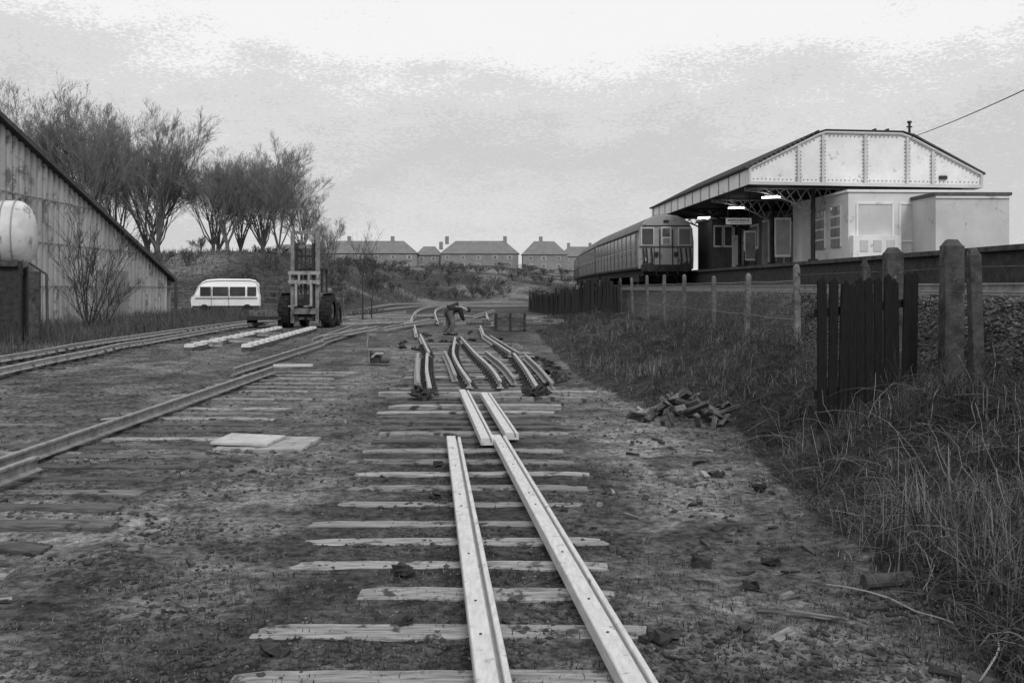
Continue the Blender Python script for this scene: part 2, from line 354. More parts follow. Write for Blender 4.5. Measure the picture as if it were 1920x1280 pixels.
def sleeper(x0,x1,y,top=.05,dark=False,rz=0,grp='sleepers laid out for the new track',lab='weathered pale timber sleeper half bedded in the earth',ry=.007):
    me=random.choice(SD if dark else SL); o=bpy.data.objects.new('railway_sleeper',me); col.objects.link(o)
    cx=(x0+x1)/2; hs=float(np.mean(H(np.linspace(x0,x1,9),np.full(9,y)))); o.location=(cx,y,hs+top-.065); o.scale=((x1-x0)/2.6,R(.78,1.0),1)
    o.rotation_euler=(R(-.03,.03),R(-ry,ry),rz+R(-.016,.016)); o['label']=lab; o['category']='railway sleeper'; o['group']=grp; return o
ys=[5.02,5.74,6.44,7.14,7.81,8.47,9.22,9.93,10.67,11.45,12.2,12.9,13.5,14.1,14.7,15.3,15.9,16.5,17.1]
y=17.7
while y<36: ys.append(y); y+=.60
for i,y in enumerate(ys):
    xl=np.interp(y,[5.7,10.7,13,16,18,24,28,36],[-1.5,-1.8,-1.84,-2.05,-2.35,-2.5,-2.7,-2.9])+R(-.12,.12)
    xr=np.interp(y,[5.7,10.7,13,16,18,24,28,36],[.8,.69,.7,.75,1.1,.9,.6,.2])+R(-.14,.14)
    if y in(6.44,): xl=-1.0
    tp=R(.010,.028) if y<12 else R(.018,.05) if y<16 else R(.055,.085)
    sleeper(float(xl),float(xr),y+R(-.05,.05),top=tp,dark=(11<y<19 and random.random()<.35) or (y>=19 and random.random()<.25))
sleeper(-.2,1.75,18.35,.12,False,.02,lab='long pale timber bearer laid across the turnout')
sleeper(-.3,1.3,17.45,.10,False,-.02)
y=6.2
while y<23.5:
    xr=-3.42-.02*(y-7)+R(-.15,.15); sleeper(xr-2.6,xr,y,top=R(.035,.06) if y<9.4 else R(.0,.035),dark=(y<9.3 and random.random()<.5) or random.random()<.35,grp='sleepers of the lifted track',lab='worn timber sleeper sunk in the lifted track bed'); y+=.69
for y in (19.0,19.7,20.6,21.8): sleeper(-5.2,-3.9,y,.04,False,.02,grp='sleepers of the lifted track')
sleeper(-8.0,-5.2,11.9,.03,False,.03,grp='sleepers of the lifted track'); sleeper(-8.4,-5.6,12.7,.02,True,.02,grp='sleepers of the lifted track')
sleeper(-9.4,-6.6,14.4,.02,False,.03,grp='sleepers of the lifted track'); sleeper(-9.0,-6.3,15.6,.02,True,.02,grp='sleepers of the lifted track')
# ------------------------------------------------------------ rails
FB=[(-.07,0),(.07,0),(.07,.012),(.012,.03),(.012,.11),(.036,.12),(.036,.145),(.03,.15),(-.03,.15),(-.036,.145),(-.036,.12),(-.012,.11),(-.012,.03),(-.07,.012)]
SIDE=[(-.085,0),(.090,0),(.090,.070),(.085,.077),(.058,.077),(.053,.070),(.051,.022),(.030,.018),(.026,.084),(.020,.090),(-.08,.090),(-.086,.084)]
def rail(pts,m,prof=FB,lab='steel rail lying on sleepers',grp=None,dz=.0,name='rail'):
    P=[]
    for p in pts:
        if len(p)==2: P.append((p[0],p[1],h1(p[0],p[1])+.04+dz))
        else: P.append(p)
    c=Vector(P[0]); b=B().sweep(prof,[Vector(q)-c for q in P])
    o=b.ob(name,m,loc=c); o['label']=lab; o['category']='rail'
    if grp:o['group']=grp
    return o
g='new rails placed on the sleepers'
def straight(a,b,n=2): return [(a[0]+(b[0]-a[0])*i/(n-1),a[1]+(b[1]-a[1])*i/(n-1),a[2]+(b[2]-a[2])*i/(n-1)) for i in range(n)]
rail(straight((.06,3.0,.035),(-.74,12.55,.05)),'railnew',SIDE,'long pale new steel rail lying on its side',g)
rail(straight((.79,3.0,.035),(-.17,12.66,.05)),'railnew',SIDE,'long pale new steel rail lying on its side',g)
rail(straight((-.30,12.3,.06),(-.86,17.8,.10)),'railnew',SIDE,'shorter pale rail lying end to end with the next',g)
rail(straight((.0,12.75,.06),(-.46,17.3,.10)),'railnew',SIDE,'shorter pale rail lying end to end with the next',g)
for (a,c) in (((.06,3.0),(-.74,12.55)),((.79,3.0),(-.17,12.66))):
    for t in (.25,.31,.42,.58,.63,.78,.90):
        x=a[0]+(c[0]-a[0])*t; y=a[1]+(c[1]-a[1])*t
        o=B().tube([(0,0,0),(0,0,.008)],.008,8).ob('bolt_head','iron',loc=(x-.03,y,.035+.015*t+.088)); o['label']='small dark bolt head on the new rail'; o['category']='bolt'; o['group']='bolts on the new rails'
g='turnout rails fanned out on the sleepers'
def curve(pts,n=26):
    ys_=np.linspace(pts[0][1],pts[-1][1],n); xs=np.interp(ys_,[p[1] for p in pts],[p[0] for p in pts])
    for _ in range(12):
        xs[1:-1]=(xs[:-2]+xs[1:-1]*2+xs[2:])/4
    return [(float(a),float(b_)) for a,b_ in zip(xs,ys_)]
TR=[([(-1.45,17.6),(-1.85,21.5),(-2.3,27)],1,1),([(-2.3,27.6),(-2.7,31),(-3.5,38)],1,1),([(-3.7,38.5),(-4.6,47)],1,0),
    ([(.45,17.9),(.3,22),(.05,27)],1,1),([(-.05,27.5),(-.6,33),(-1.1,38)],1,1),([(-1.1,38.5),(-1.5,47)],1,0),
    ([(-.8,18.9),(-1.15,22),(-1.62,27),(-2.05,36)],1,1),([(-.22,18.9),(-.42,22),(-.9,26),(-1.85,36)],1,1),
    ([(-1.15,20.2),(-1.5,24),(-1.9,28)],0,0),([(.05,19.5),(-.2,23),(-.75,28)],0,0),([(.75,18.6),(.62,22),(.35,26.5)],0,0),([(-1.75,18.6),(-2.1,22),(-2.55,27)],0,0),([(.2,27),(-.2,31),(-.8,37)],0,0)]
CH=[]
for i,(t,lt_,hc) in enumerate(TR):
    c=curve(t); rail([(x,y,.095) for x,y in c],'railmid' if lt_ else 'railold',FB,'curved turnout rail standing on dark iron chairs' if lt_ else 'dark rusty check rail standing beside the turnout rail',g)
    y=t[0][1]+.2
    while y<t[-1][1] and hc:
        x=float(np.interp(y,[q[1] for q in c],[q[0] for q in c]))
        if y<33: CH.append((x,y,.085))
        y+=.60
cb=B(); cb.box((0,0,.012),(.34,.17,.025),top=.95); cb.box((-.07,0,.05),(.05,.11,.07),ry=.3); cb.box((.07,0,.05),(.05,.11,.07),ry=-.3)
for sx in(-.13,.13): cb.tube([(sx,0,.02),(sx,0,.05)],.018,6)
ch0=cb.ob('rail_chair','iron'); ch0['label']='dark cast iron chair gripping the rail'; ch0['category']='rail chair'; ch0['group']='iron chairs under the rails'
ch0.location=CH[0]
for c in CH[1:]: dup(ch0,c,(0,0,R(-.1,.1)))
for (cx,cy) in ((.5,17.7),(-1.5,17.4)):
    for k in range(5): dup(ch0,(cx+R(-.2,.2),cy+R(-.3,.3),.10+R(0,.06)),(R(-.7,.7),R(-.7,.7),R(0,3)))
for k in range(10): dup(ch0,(.9+R(-.3,.2),19.2+k*.8,.1),(R(-.4,.4),R(-.4,.4),R(0,3)))
for k in range(14): dup(ch0,(R(-4.2,.4),R(30,44),.08),(R(-.4,.4),R(-.4,.4),R(0,3)))
g='old rails of the lifted line'
rail([(-5.35,7.5),(-5.4,12),(-5.43,17),(-5.45,22.7)],'railold',FB,'long old rail resting on worn sleepers',g,.03)
rail([(-4.95,6.5),(-4.97,10.4)],'railold',FB,'old rail end resting on worn sleepers',g,.05)
rail([(-6.2,22.2),(-6.35,33.5)],'railold',FB,'old rail continuing the lifted line',g,.04)
rail([(-6.5,34),(-6.7,46)],'railold',FB,'old rail continuing the lifted line',g,.05); rail([(-7.0,35),(-7.6,47)],'railold',FB,'old rail continuing the lifted line',g,.05)
o=B().box((0,0,0),(.9,.14,.05)).ob('steel_bar','railnew',loc=(-5.1,23.2,.2),rot=(0,0,.1)); o['label']='short pale steel bar across the old rail'; o['category']='steel bar'
def sid(Y): return np.interp(Y,[14,24,38,52,62,75,90,110,130,150,175],[-11.0,-12.3,-13.6,-13.7,-13.2,-12.2,-11.2,-9.0,-6.0,-2.0,5])
for off in (-.72,.72):
    pts=[]; Y=16.
    while Y<=134: pts.append((float(sid(Y)),Y)); Y+=3
    xs=np.array([q[0] for q in pts])
    for _ in range(6): xs[1:-1]=(xs[:-2]+xs[1:-1]*2+xs[2:])/4
    rail([(float(x)+off,q[1],max(h1(x+off,q[1]),0)+.10) for x,q in zip(xs,pts)],'railmid',FB,'rail of the siding beside the weeds','siding rails')
for Y in np.arange(23,52,.8):
    x=float(sid(Y)); 
    for off in(-.72,.72): dup(ch0,(x+off,Y,.07+h1(x,Y)))
    if Y<44: sleeper(x-1.3,x+1.3,Y,.04,True,0,'siding sleepers','dark sleeper under the siding rails')
for off in(-.72,.72):
    Yl=np.linspace(52,138,30); xs=np.interp(Yl,[52,75,93,117,138],[-4.6,-6.6,-7.6,-6.0,-2.2])+off
    for _ in range(8): xs[1:-1]=(xs[:-2]+xs[1:-1]*2+xs[2:])/4
    rail([(float(a),float(c),max(h1(a,c),0)+.12) for a,c in zip(xs,Yl)],'railmid',FB,'rail of the line curving away under the hill','curving line rails')
for (a,c) in (((-9.5,58),(-8,75)),((-11.5,60),(-5,66)),((-.2,58),(2.8,54)),((0.6,51.5),(2.4,48.5)),((-1.3,55),(-1.9,72)),((-8.6,50.5),(-5.5,54)),((-2.4,62),(-1.4,80)),((-.9,59),(2.2,62)),((-6,62),(-10,64)),((-5.6,44),(-4.6,56)),((-6.8,36),(-6.1,45)),((-.6,58),(-1.2,66)),((-3.4,50),(-.8,57)),((-5.2,48),(-3.2,60)),((-1.0,49),(-.6,54))):
    rail([(a[0],a[1],.14),(c[0],c[1],.14)],'railmid',FB,'loose pale rail lying on the yard','loose rails in the yard')
for (a,c) in (((-10.15,31.2),(-10.75,46.0)),((-8.35,31.2),(-9.2,46.5))):
    d=Vector((c[0]-a[0],c[1]-a[1],0)); ln=d.length; rz=math.atan2(d.y,d.x)
    t=thing('timber_baulk','long timber baulk with pale blocks fixed along its top','timber baulk',(a[0],a[1],.0),(0,0,rz),'blocked baulks beside the siding')
    B().box((ln/2,0,.07),(ln,.26,.14)).ob('baulk','sleeper_dark',t)
    b0=None; k=0; xx=.3
    while xx<ln-.2:
        if b0 is None: b0=B().box((0,0,.05),(.40,.32,.10),top=.9).ob('block','frame',t,(xx,0,.14))
        else:
            o=b0.copy(); col.objects.link(o); o.parent=t; o.location=(xx,R(-.02,.02),.14)
        xx+=.95
for (x0,y0,x1,y1) in ((-10.8,33.5,-9.6,33.0),(-10.9,36,-8.8,35.4),(-11.2,41,-9.3,40)):
    rail([(x0,y0,.06),(x1,y1,.06)],'railmid',FB,'short bar laid across between baulks','loose rails in the yard')
# ------------------------------------------------------------ slab & plate
o=B().box((0,0,0),(1.12,1.0,.08),jit=.015).ob('concrete_slab','slab',loc=(-3.12,12.75,.015+h1(-3.1,12.7)),rot=(.01,.015,-.05),bevel=.01); o['label']='pale concrete slab lying flat on the earth'; o['category']='slab'
o=B().box((0,0,0),(.74,.70,.035),jit=.005).ob('steel_plate','plate',loc=(-3.38,12.78,.083+h1(-3.1,12.7)),rot=(.012,.018,-.1),bevel=.004); o['label']='square pale plate resting on the concrete slab'; o['category']='plate'
# ------------------------------------------------------------ debris
for i in range(46):
    a=R(0,6.28); r=R(0,1)**.7; x=2.55+math.cos(a)*r*.75; y=15.0+math.sin(a)*r*.75; hh=.30*(1-r)
    o=B().box((0,0,0),(R(.16,.44),R(.05,.15),R(.02,.07)),jit=.022).ob('broken_timber',random.choice(['sleeper_dark','concrete','sleeper_dark','iron','sleeper','concdark']),loc=(x,y,h1(x,y)+.05+hh),rot=(R(-.9,.9),R(-.9,.9),R(0,3)))
    o['label']='broken piece of timber in the rubbish heap'; o['category']='debris'; o['group']='rubbish heap pieces'
for i in range(80):
    y=1/(1/5.0+(1/20-1/5.0)*random.random()); x=R(.7,float(gedge(y))+.3) if random.random()<.6 else R(-4,-1.5)
    if x<0 and random.random()<.4: continue
    o=B().box((0,0,0),(R(.04,.20),R(.02,.06),R(.015,.04)),jit=.014).ob('wood_scrap',random.choice(['sleeper_dark','iron','concdark','iron','sleeper']),loc=(x,y,h1(x,y)+.01),rot=(R(-.2,.2),R(-.15,.15),R(0,3)))
    o['label']='small scrap of timber on the cinders'; o['category']='debris'; o['group']='scraps scattered on the ground'
for k,(x,y) in enumerate([(-.62,5.9),(-.75,6.9),(.86,5.6),(2.2,10.6),(2.45,9.7),(1.9,7.3),(1.35,7.2),(-.83,11.2),(-.72,9.5),(-1.3,5.4),(1.6,6.7)]):
    b=B(); 
    for q in range(5): b.box((R(-.05,.05),R(-.05,.05),R(0,.03)),(R(.04,.10),R(.03,.08),R(.02,.06)),rz=R(0,3),rx=R(-.5,.5),jit=.018)
    o=b.ob('rusty_lump','iron',loc=(x,y,h1(x,y)+.02)); o['label']='dark rusty lump of scrap on the cinders'; o['category']='scrap'; o['group']='rusty scrap lumps'
o=B().tube([(0,0,0),(.25,.03,.01),(.33,.04,.01)],[.05,.05,.052],14).ob('broken_pipe','concdark',loc=(2.35,6.65,h1(2.4,6.65)+.05)); o['label']='broken earthenware pipe lying on the verge'; o['category']='pipe'
o=B().box((0,0,0),(.34,.03,.02)).ob('pale_stick','sleeper',loc=(1.85,6.0,h1(1.85,6)+.03),rot=(0,0,-.5)); o['label']='thin pale stick lying on the path'; o['category']='stick'
pts=[]
for t in range(14):
    q=t/13; pts.append((2.35+.35*math.sin(q*4),5.0+1.6*q,0)); pts[-1]=(pts[-1][0],pts[-1][1],h1(*pts[-1][:2])+.03+.03*math.sin(q*9))
o=B().tube(pts,.005,5).ob('loose_wire','strawlt'); o['label']='pale loose wire curling over the verge'; o['category']='wire'
# ------------------------------------------------------------ fence
fx=5.5
fence=thing('concrete_post_fence','concrete post fence with wire netting below the railway bank','fence',(fx,19.1,.65))
pb=B(); pb.box((0,0,.78),(.11,.12,1.95),jit=.005); pb.box((0,0,1.78),(.11,.12,.06),top=.45)
for z in(.3,.8,1.3,1.65): pb.box((-.056,0,z),(.02,.03,.03))
pys=[19.1,23.2,27.4,31.6,36.0,40.5,45.0,49.5,54,58.5,63,68,73,78]; p0=None
def fxy(Y): return float(Xf(Y))
for Y in pys:
    l=(fxy(Y)-fx+R(-.06,.06),Y-19.1,R(-.12,.08)); r=(R(-.03,.03),R(-.045,.045),R(-.1,.1))
    if p0 is None: p0=pb.ob('fence_post','concrete',fence,l,r,bevel=.01)
    else:
        o=p0.copy(); col.objects.link(o); o.parent=fence; o.location=l; o.rotation_euler=r
for i in range(9):
    y0,y1=pys[i]-19.1,pys[i+1]-19.1; b=B(); z0,z1=.02,1.5; hz=z1-z0; st=.11; w=.008; yy=y0-hz
    while yy<y1:
        for s in(1,-1):
            ya,yb=yy,yy+hz; za,zb=(z0,z1) if s==1 else (z1,z0)
            if ya<y0: q=(y0-ya)/hz; za=za+(zb-za)*q; ya=y0
            if yb>y1:
                q=(y1-ya)/(yb-ya); zb=za+(zb-za)*q; yb=y1
            xa=fxy(ya+19.1)-fx; xb=fxy(yb+19.1)-fx
            b.add([(xa,ya-w,za),(xa,ya+w,za),(xb,yb+w,zb),(xb,yb-w,zb)],[(0,1,2,3)])
        yy+=st
    for z in(.02,.75,1.5): b.tube([(fxy(y0+19.1)-fx,y0,z),(fxy((y0+y1)/2+19.1)-fx,(y0+y1)/2,z-.03),(fxy(y1+19.1)-fx,y1,z)],.006,4)
    b.ob('wire_netting','wire',fence)
f2=thing('strained_wire_fence','stout concrete posts with strands of fence wire','fence',(5.5,12.5,.75))
def post(w,d,top,y,x=0,m='concdark'):
    b=B(); b.box((0,0,(top-.75)/2-.1),(w,d,top-.75-.1),jit=.008); b.box((0,0,top-.75-.12),(w*1.0,d*1.0,.10),top=.5,jit=.004)
    b.box((-w/2,0,top-1.1),(.02,d*.4,.12)); return b.ob('fence_post',m,f2,(x,y-12.5,0),(R(-.02,.02),R(-.03,.03),R(-.1,.1)),bevel=.012)
post(.23,.23,2.68,12.5); post(.23,.23,2.66,14.4); post(.13,.13,2.55,11.8,.02); post(.11,.12,2.50,15.4); post(.14,.14,2.5,9.9,.02); post(.13,.13,2.45,7.6)
b=B()
for z in(.5,.85,1.2,1.5): b.tube([(.0,-4.9,z),(0,-2.6,z-.02),(0,-.7,z),(0,0,z),(0,1.9,z-.01),(0,2.9,z),(0,6.6,z)],.004,4)
b.ob('fence_wire','concrete',f2)
gp=thing('picket_fence_panel','black tarred picket panel leaning by the concrete posts','fence panel',(3.50,11.35,.36),(0,0,math.atan2(1.45,1.72)))
for i in range(11):
    x=.08+i*.205
    b=B(); hh=1.76+R(-.08,.04); w=.085
    b.add([(-w,0,0),(w,0,0),(w,0,hh-.07),(.0,0,hh),(-w,0,hh-.05),(-w,.02,0),(w,.02,0),(w,.02,hh-.07),(0,.02,hh),(-w,.02,hh-.05)],
          [(0,1,2,3,4),(9,8,7,6,5),(0,5,6,1),(1,6,7,2),(2,7,8,3),(3,8,9,4),(4,9,5,0)])
    b.ob('picket','black',gp,(x,0,-.02+x*.05),(R(-.02,.02),R(-.015,.015)+.01,0))
for z in(.42,1.35):
    B().prismy([(0,z-.05),(2.2,z+.06),(2.2,z+.16),(0,z+.05)],.025,.07).ob('fence_rail','black',gp)
pf=thing('timber_palisade_fence','dark close boarded timber fence beside the yard','fence',(5.1,47.5,0))
nb_=60
bmesh_=B().box((0,0,.85),(.34,.06,1.7),jit=.01)
p0=None
for i in range(nb_):
    q=i/(nb_-1); x=-3.6*q; y=40*q; l=(x,y,h1(5.1+x,47.5+y)+R(-.2,.05))
    if p0 is None: p0=bmesh_.ob('board','palis',pf,l,(0,0,1.66))
    else:
        o=p0.copy(); col.objects.link(o); o.parent=pf; o.location=l; o.scale=(2.0,1,R(.85,1.08)); o.rotation_euler=(R(-.05,.05),R(-.04,.04),1.66)
# ------------------------------------------------------------ crate & clutter
ct=thing('timber_crate','dark slatted timber crate standing among loose rails','crate',(-.1,46.5,0),(0,0,.06))
for z in(.12,.34,.56,.74): B().box((0,-.45,z),(1.45,.04,.17)).ob('slat','sleeper_dark',ct); B().box((0,.45,z),(1.45,.04,.17)).ob('slat','sleeper_dark',ct)
for x in(-.7,.7): B().box((x,0,.42),(.04,.86,.8)).ob('end_panel','sleeper_dark',ct)
for x in(-.66,0,.66): B().box((x,-.5,.42),(.09,.06,.86)).ob('corner_post','iron',ct)
for i in range(14):
    x=R(.9,2.4) if i%2 else R(-1.4,1); y=R(44,52) if i%2 else R(49,57); o=bpy.data.objects.new('railway_sleeper',random.choice(SD)); col.objects.link(o); o.location=(x,y,.1+R(0,.12)); o.rotation_euler=(0,R(-.03,.03),R(-.5,.5)); o.scale=(.8,1,1)
    o['label']='loose timber sleeper dumped beside the crate'; o['category']='railway sleeper'; o['group']='sleepers dumped in the yard'
for i in range(14):
    x=R(-11,-3); y=R(52,70); o=bpy.data.objects.new('railway_sleeper',random.choice(SD+SL)); col.objects.link(o); o.location=(x,y,.08); o.rotation_euler=(0,R(-.03,.03),R(-.7,.7))
    o['label']='loose timber sleeper lying in the far yard'; o['category']='railway sleeper'; o['group']='sleepers dumped in the yard'
# ------------------------------------------------------------ small generator
gn=thing('rail_saw_generator','small portable generator in a tubular carrying frame','generator',(-3.5,26.2,h1(-3.5,26.2)),(0,0,.2))
b=B()
for y in(-.18,.18):
    b.tube([(-.26,y,.03),(.26,y,.03),(.28,y,.08),(.28,y,.36),(.24,y,.40),(-.24,y,.40),(-.28,y,.36),(-.28,y,.08),(-.26,y,.03)],.012,6)
for x in(-.27,.27):
    for z in(.05,.38): b.tube([(x,-.18,z),(x,.18,z)],.012,6)
b.ob('carrying_frame','railold',gn)
B().box((-.10,0,.17),(.28,.34,.30),top=.8,jit=.02).ob('engine','iron',gn,bevel=.02); B().box((-.02,0,.36),(.34,.26,.12),top=.75).ob('fuel_tank','gen',gn,bevel=.03)
B().tube([(.04,0,.17),(.26,0,.17)],.14,16).ob('alternator','gen',gn); B().tube([(-.2,-.2,.2),(-.1,-.22,.3),(.1,-.22,.3)],.035,8).ob('exhaust','forklt',gn)
tr=thing('steel_trestle','low steel trestle with splayed legs on the yard','trestle',(-4.5,34,0))
B().box((0,0,.42),(.9,.10,.06)).ob('beam','fork',tr)
for x in(-.4,.4):
    for y in(-.18,.18): B().tube([(x,0,.42),(x*1.1,y,0)],.02,6).ob('leg','fork',tr)
# ------------------------------------------------------------ forklift
fk=thing('rough_terrain_forklift','tall masted rough terrain forklift with huge tyres','forklift',(-10.3,50.2,0),(0,0,-.06))
def wheel(parent,x,y,r,w,m='tyre'):
    b=B(); prof=[(-w/2,r*.55),(-w/2,r*.88),(-w/2+.07,r),(w/2-.07,r),(w/2,r*.88),(w/2,r*.55)]
    n=28; vs=[];fs=[]
    for i in range(n):
        a=2*math.pi*i/n
        for px,pr in prof: vs.append((px,math.cos(a)*pr,math.sin(a)*pr))
    k=len(prof)
    for i in range(n):
        for j in range(k-1):
            a=i*k+j; c=((i+1)%n)*k+j; fs.append((a,a+1,c+1,c))
    b.add(vs,fs)
    for i in range(n):
        a=2*math.pi*i/n
        b.box((w*.2*(1 if i%2 else -1),math.cos(a)*r,math.sin(a)*r),(w*.5,.08,.06),rx=a-math.pi/2)
    ww=b.ob('wheel',m,parent,(x,y,r)); 
    B().tube([(-w*.3,0,0),(w*.3,0,0)],[r*.56,r*.56],20).ob('rim','fork',ww); B().tube([(-w*.36,0,0),(w*.36,0,0)],r*.2,12).ob('hub','iron',ww)
    return ww
for x in(-1.06,1.06): wheel(fk,x,0,.86,.52)
for x in(-.85,.85): wheel(fk,x,2.5,.6,.35)
B().box((0,0,.8),(1.7,.35,.4)).ob('axle','iron',fk)
b=B(); b.box((0,1.6,1.2),(1.35,2.6,1.1),top=.9); b.box((0,2.6,1.6),(1.2,1.0,.8),top=.85); b.ob('body','fork',fk,bevel=.06)
b=B()
for x in(-.55,.55):
    for y in(.7,1.7): b.box((x,y,2.2),(.08,.08,1.5))
b.box((0,1.2,2.97),(1.25,1.2,.08)); b.ob('cab_frame','iron',fk)
b=B()
for x in(-.63,.63): b.box((x,-.45,2.55),(.19,.22,4.6)); 
for z in(.5,2.0,4.05,4.78): b.box((0,-.36,z),(1.1,.09,.16))
b.ob('outer_mast','fork',fk,bevel=.01)
b=B()
for x in(-.42,.42): b.box((x,-.5,2.3),(.12,.16,3.9))
for z in(3.6,1.2): b.box((0,-.5,z),(.8,.08,.12))
b.tube([(-.4,-.45,3.3),(.4,-.45,2.95)],.03,4); b.ob('inner_mast','iron',fk)
b=B(); b.tube([(0,-.42,.4),(0,-.42,2.9)],.07,10); b.tube([(0,-.42,2.9),(0,-.42,4.1)],.035,8); 
for x in(-.2,.2): b.tube([(x,-.45,.6),(x,-.45,3.9)],.02,6)
b.ob('hydraulic_ram','iron',fk)
b=B()
for z in(2.3,2.75): b.box((0,-.68,z),(1.6,.1,.17))
for x in(-.7,-.25,.25,.7): b.box((x,-.7,2.5),(.1,.08,.66))
b.ob('fork_carriage','forklt',fk)
b=B()
for x in(-.38,.38): b.box((x,-.78,1.75),(.12,.06,1.3)); b.box((x,-1.35,1.12),(.12,1.2,.06))
b.ob('fork_tine','forklt',fk)
B().box((0,-.62,.85),(1.2,.12,.28)).ob('front_plate','fork',fk)
b=B(); 
for x in (-1.06,1.06): b.box((x,.05,1.80),(.58,1.2,.05))
for x in(-.3,.3): b.box((x,-.3,1.0),(.18,.3,.9),ry=.1*x)
b.ob('mudguard','iron',fk)
lt=thing('flat_trailer','low dark flat trailer loaded with scrap','trailer',(-12.4,50.5,0),(0,0,.1))
B().box((0,0,.5),(1.7,2.6,.16)).ob('deck','iron',lt); b=B(); [b.box((R(-.7,.7),R(-1.2,1.2),.72),(R(.3,.8),R(.2,.6),R(.15,.4)),rz=R(0,3)) for _ in range(12)]; b.ob('scrap_load','sleeper_dark',lt,kind='stuff')
for x in(-.75,.75):
    for y in(-.8,.8): B().tube([(x-.1,y,.28),(x+.1,y,.28)],.28,16).ob('wheel','tyre',lt)
# ------------------------------------------------------------ van
vn_=thing('white_van','white high roofed van parked behind the rough grass','van',(-20.3,71,.2),(0,0,.22))
prof=[(-2.35,.45),(-2.42,.95),(-2.36,1.2),(-2.2,1.32),(-1.92,1.95),(-1.72,2.25),(-1.35,2.42),(-.5,2.48),(1.6,2.47),(2.0,2.38),(2.2,2.1),(2.3,1.2),(2.3,.45)]
n=len(prof); vs=[]; fs=[]
for y,k in ((-.93,2),(-.99,.0),(.99,0),(.93,2)):
    for x,z in prof:
        if k: vs.append((x*.975,(-.66 if y<0 else .66) if z>2.2 else (y if z>1.25 else y*1.0),(z-.02 if z>2 else z)))
        else: vs.append((x,(-.80 if y<0 else .80) if z>2.2 else (y*.97 if z>1.8 else y),z-(.12 if z>2.2 else 0)))
for j in range(3):
    for i in range(n): a=j*n+i; c=j*n+(i+1)%n; fs.append((a,c,c+n,a+n))
fs+=[tuple(range(n))[::-1],tuple(range(3*n,4*n))]
B().add(vs,fs).ob('body','van',vn_,bevel=.06,smooth=False)
for x,w in((-1.42,.72),(-.42,1.05),(.75,1.05),(1.72,.62)): B().box((x,-.985,1.58),(w,.06,.62)).ob('window','glass',vn_,bevel=.01)
B().box((2.28,0,1.65),(.08,1.5,.5)).ob('rear_window','glass',vn_); B().box((-2.08,0,1.66),(.07,1.6,.66),ry=.40).ob('windscreen','glass',vn_)
for x in(-1.5,1.4):
    for y in(-.85,.85): B().tube([(x,y-.16,.33),(x,y+.16,.33)],.33,18).ob('wheel','tyre',vn_)
b=B(); b.box((0,0,.5),(4.8,1.9,.12)); b.ob('bumper','iron',vn_)
b=B(); [b.box((x,-1.0,1.2),(.03,.03,1.4)) for x in(-1.02,.14)]; b.box((0,-1.0,1.1),(4.2,.03,.05)); b.ob('body_trim','fork',vn_)
# ------------------------------------------------------------ cranked post fence
cf=thing('cranked_post_fence','concrete cranked top post fence behind the van','fence',(-30,78,0))
p0=None
for i in range(9):
    if p0 is None: p0=B().tube([(0,0,0),(0,0,2.0),(.35,0,2.4)],.07,4).ob('fence_post','concrete',cf,(0,0,h1(-30,78)))
    else:
        x=i*2.1; o=p0.copy(); col.objects.link(o); o.parent=cf; o.location=(x,0,h1(-30+x,78))
b=B(); [b.tube([(0,0,z+.3),(17,0,z+.2)],.012,4) for z in(.5,1,1.5,1.9)]; b.ob('fence_wire','wire',cf)
# ------------------------------------------------------------ person
pe=thing('person','person in dark jacket bending down over the rails','person',(-2.5,39.6,.12),(0,0,.12)); pe.scale=(1.06,1.06,1.06)
def skin(name,J,E,m,sub=1):
    names=list(J); me=bpy.data.meshes.new(name); me.from_pydata([J[k][:3] for k in names],[(names.index(a),names.index(c)) for a,c in E],[])
    o=bpy.data.objects.new(name,me); col.objects.link(o); me.materials.append(M[m]); o.parent=pe
    md=o.modifiers.new('skin','SKIN'); md.use_smooth_shade=True
    for i,k in enumerate(names):
        r=J[k][3]; me.skin_vertices[0].data[i].radius=(r,r)
    me.skin_vertices[0].data[0].use_root=True
    s=o.modifiers.new('sub','SUBSURF'); s.levels=sub; s.render_levels=sub; return o
J={'pel':(0,0,.93,.15),'sp':(.16,0,1.05,.145),'ch':(.36,0,1.08,.16),'nk':(.52,0,1.02,.065),'hd':(.60,0,.98,.07)}; E=[('pel','sp'),('sp','ch'),('ch','nk'),('nk','hd')]
for s,t in((1,'l'),(-1,'r')):
    o_=.13*s
    J.update({'h'+t:(.0,s*.11,.86,.115),'k'+t:(.07-o_*.6,s*.14,.48,.085),'a'+t:(-.04-o_,s*.15,.09,.055),'t'+t:(.12-o_,s*.16,.045,.035),
      's'+t:(.40,s*.19,1.0,.075),'e'+t:(.47,s*.23,.74,.055),'w'+t:(.56,s*.14,.54,.033),'p'+t:(.59,s*.13,.46,.03)})
    E+=[('pel','h'+t),('h'+t,'k'+t),('k'+t,'a'+t),('a'+t,'t'+t),('ch','s'+t),('s'+t,'e'+t),('e'+t,'w'+t),('w'+t,'p'+t)]
    for f in range(4):
        fx_=.575+f*.018; J['f%d%s'%(f,t)]=(fx_,s*.13,.41,.009); J['g%d%s'%(f,t)]=(fx_+.004,s*.115,.38-.006*(f in(1,2)),.008); E+=[('p'+t,'f%d%s'%(f,t)),('f%d%s'%(f,t),'g%d%s'%(f,t))]
    J['th'+t]=(.56,s*.10,.45,.010); J['tj'+t]=(.57,s*.085,.42,.009); E+=[('p'+t,'th'+t),('th'+t,'tj'+t)]
skin('body',J,E,'skin')
Jt={k:(*J[k][:3],J[k][3]*1.3) for k in('pel','hl','kl','al','hr','kr','ar')}; skin('trousers',Jt,[('pel','hl'),('hl','kl'),('kl','al'),('pel','hr'),('hr','kr'),('kr','ar')],'trouser')
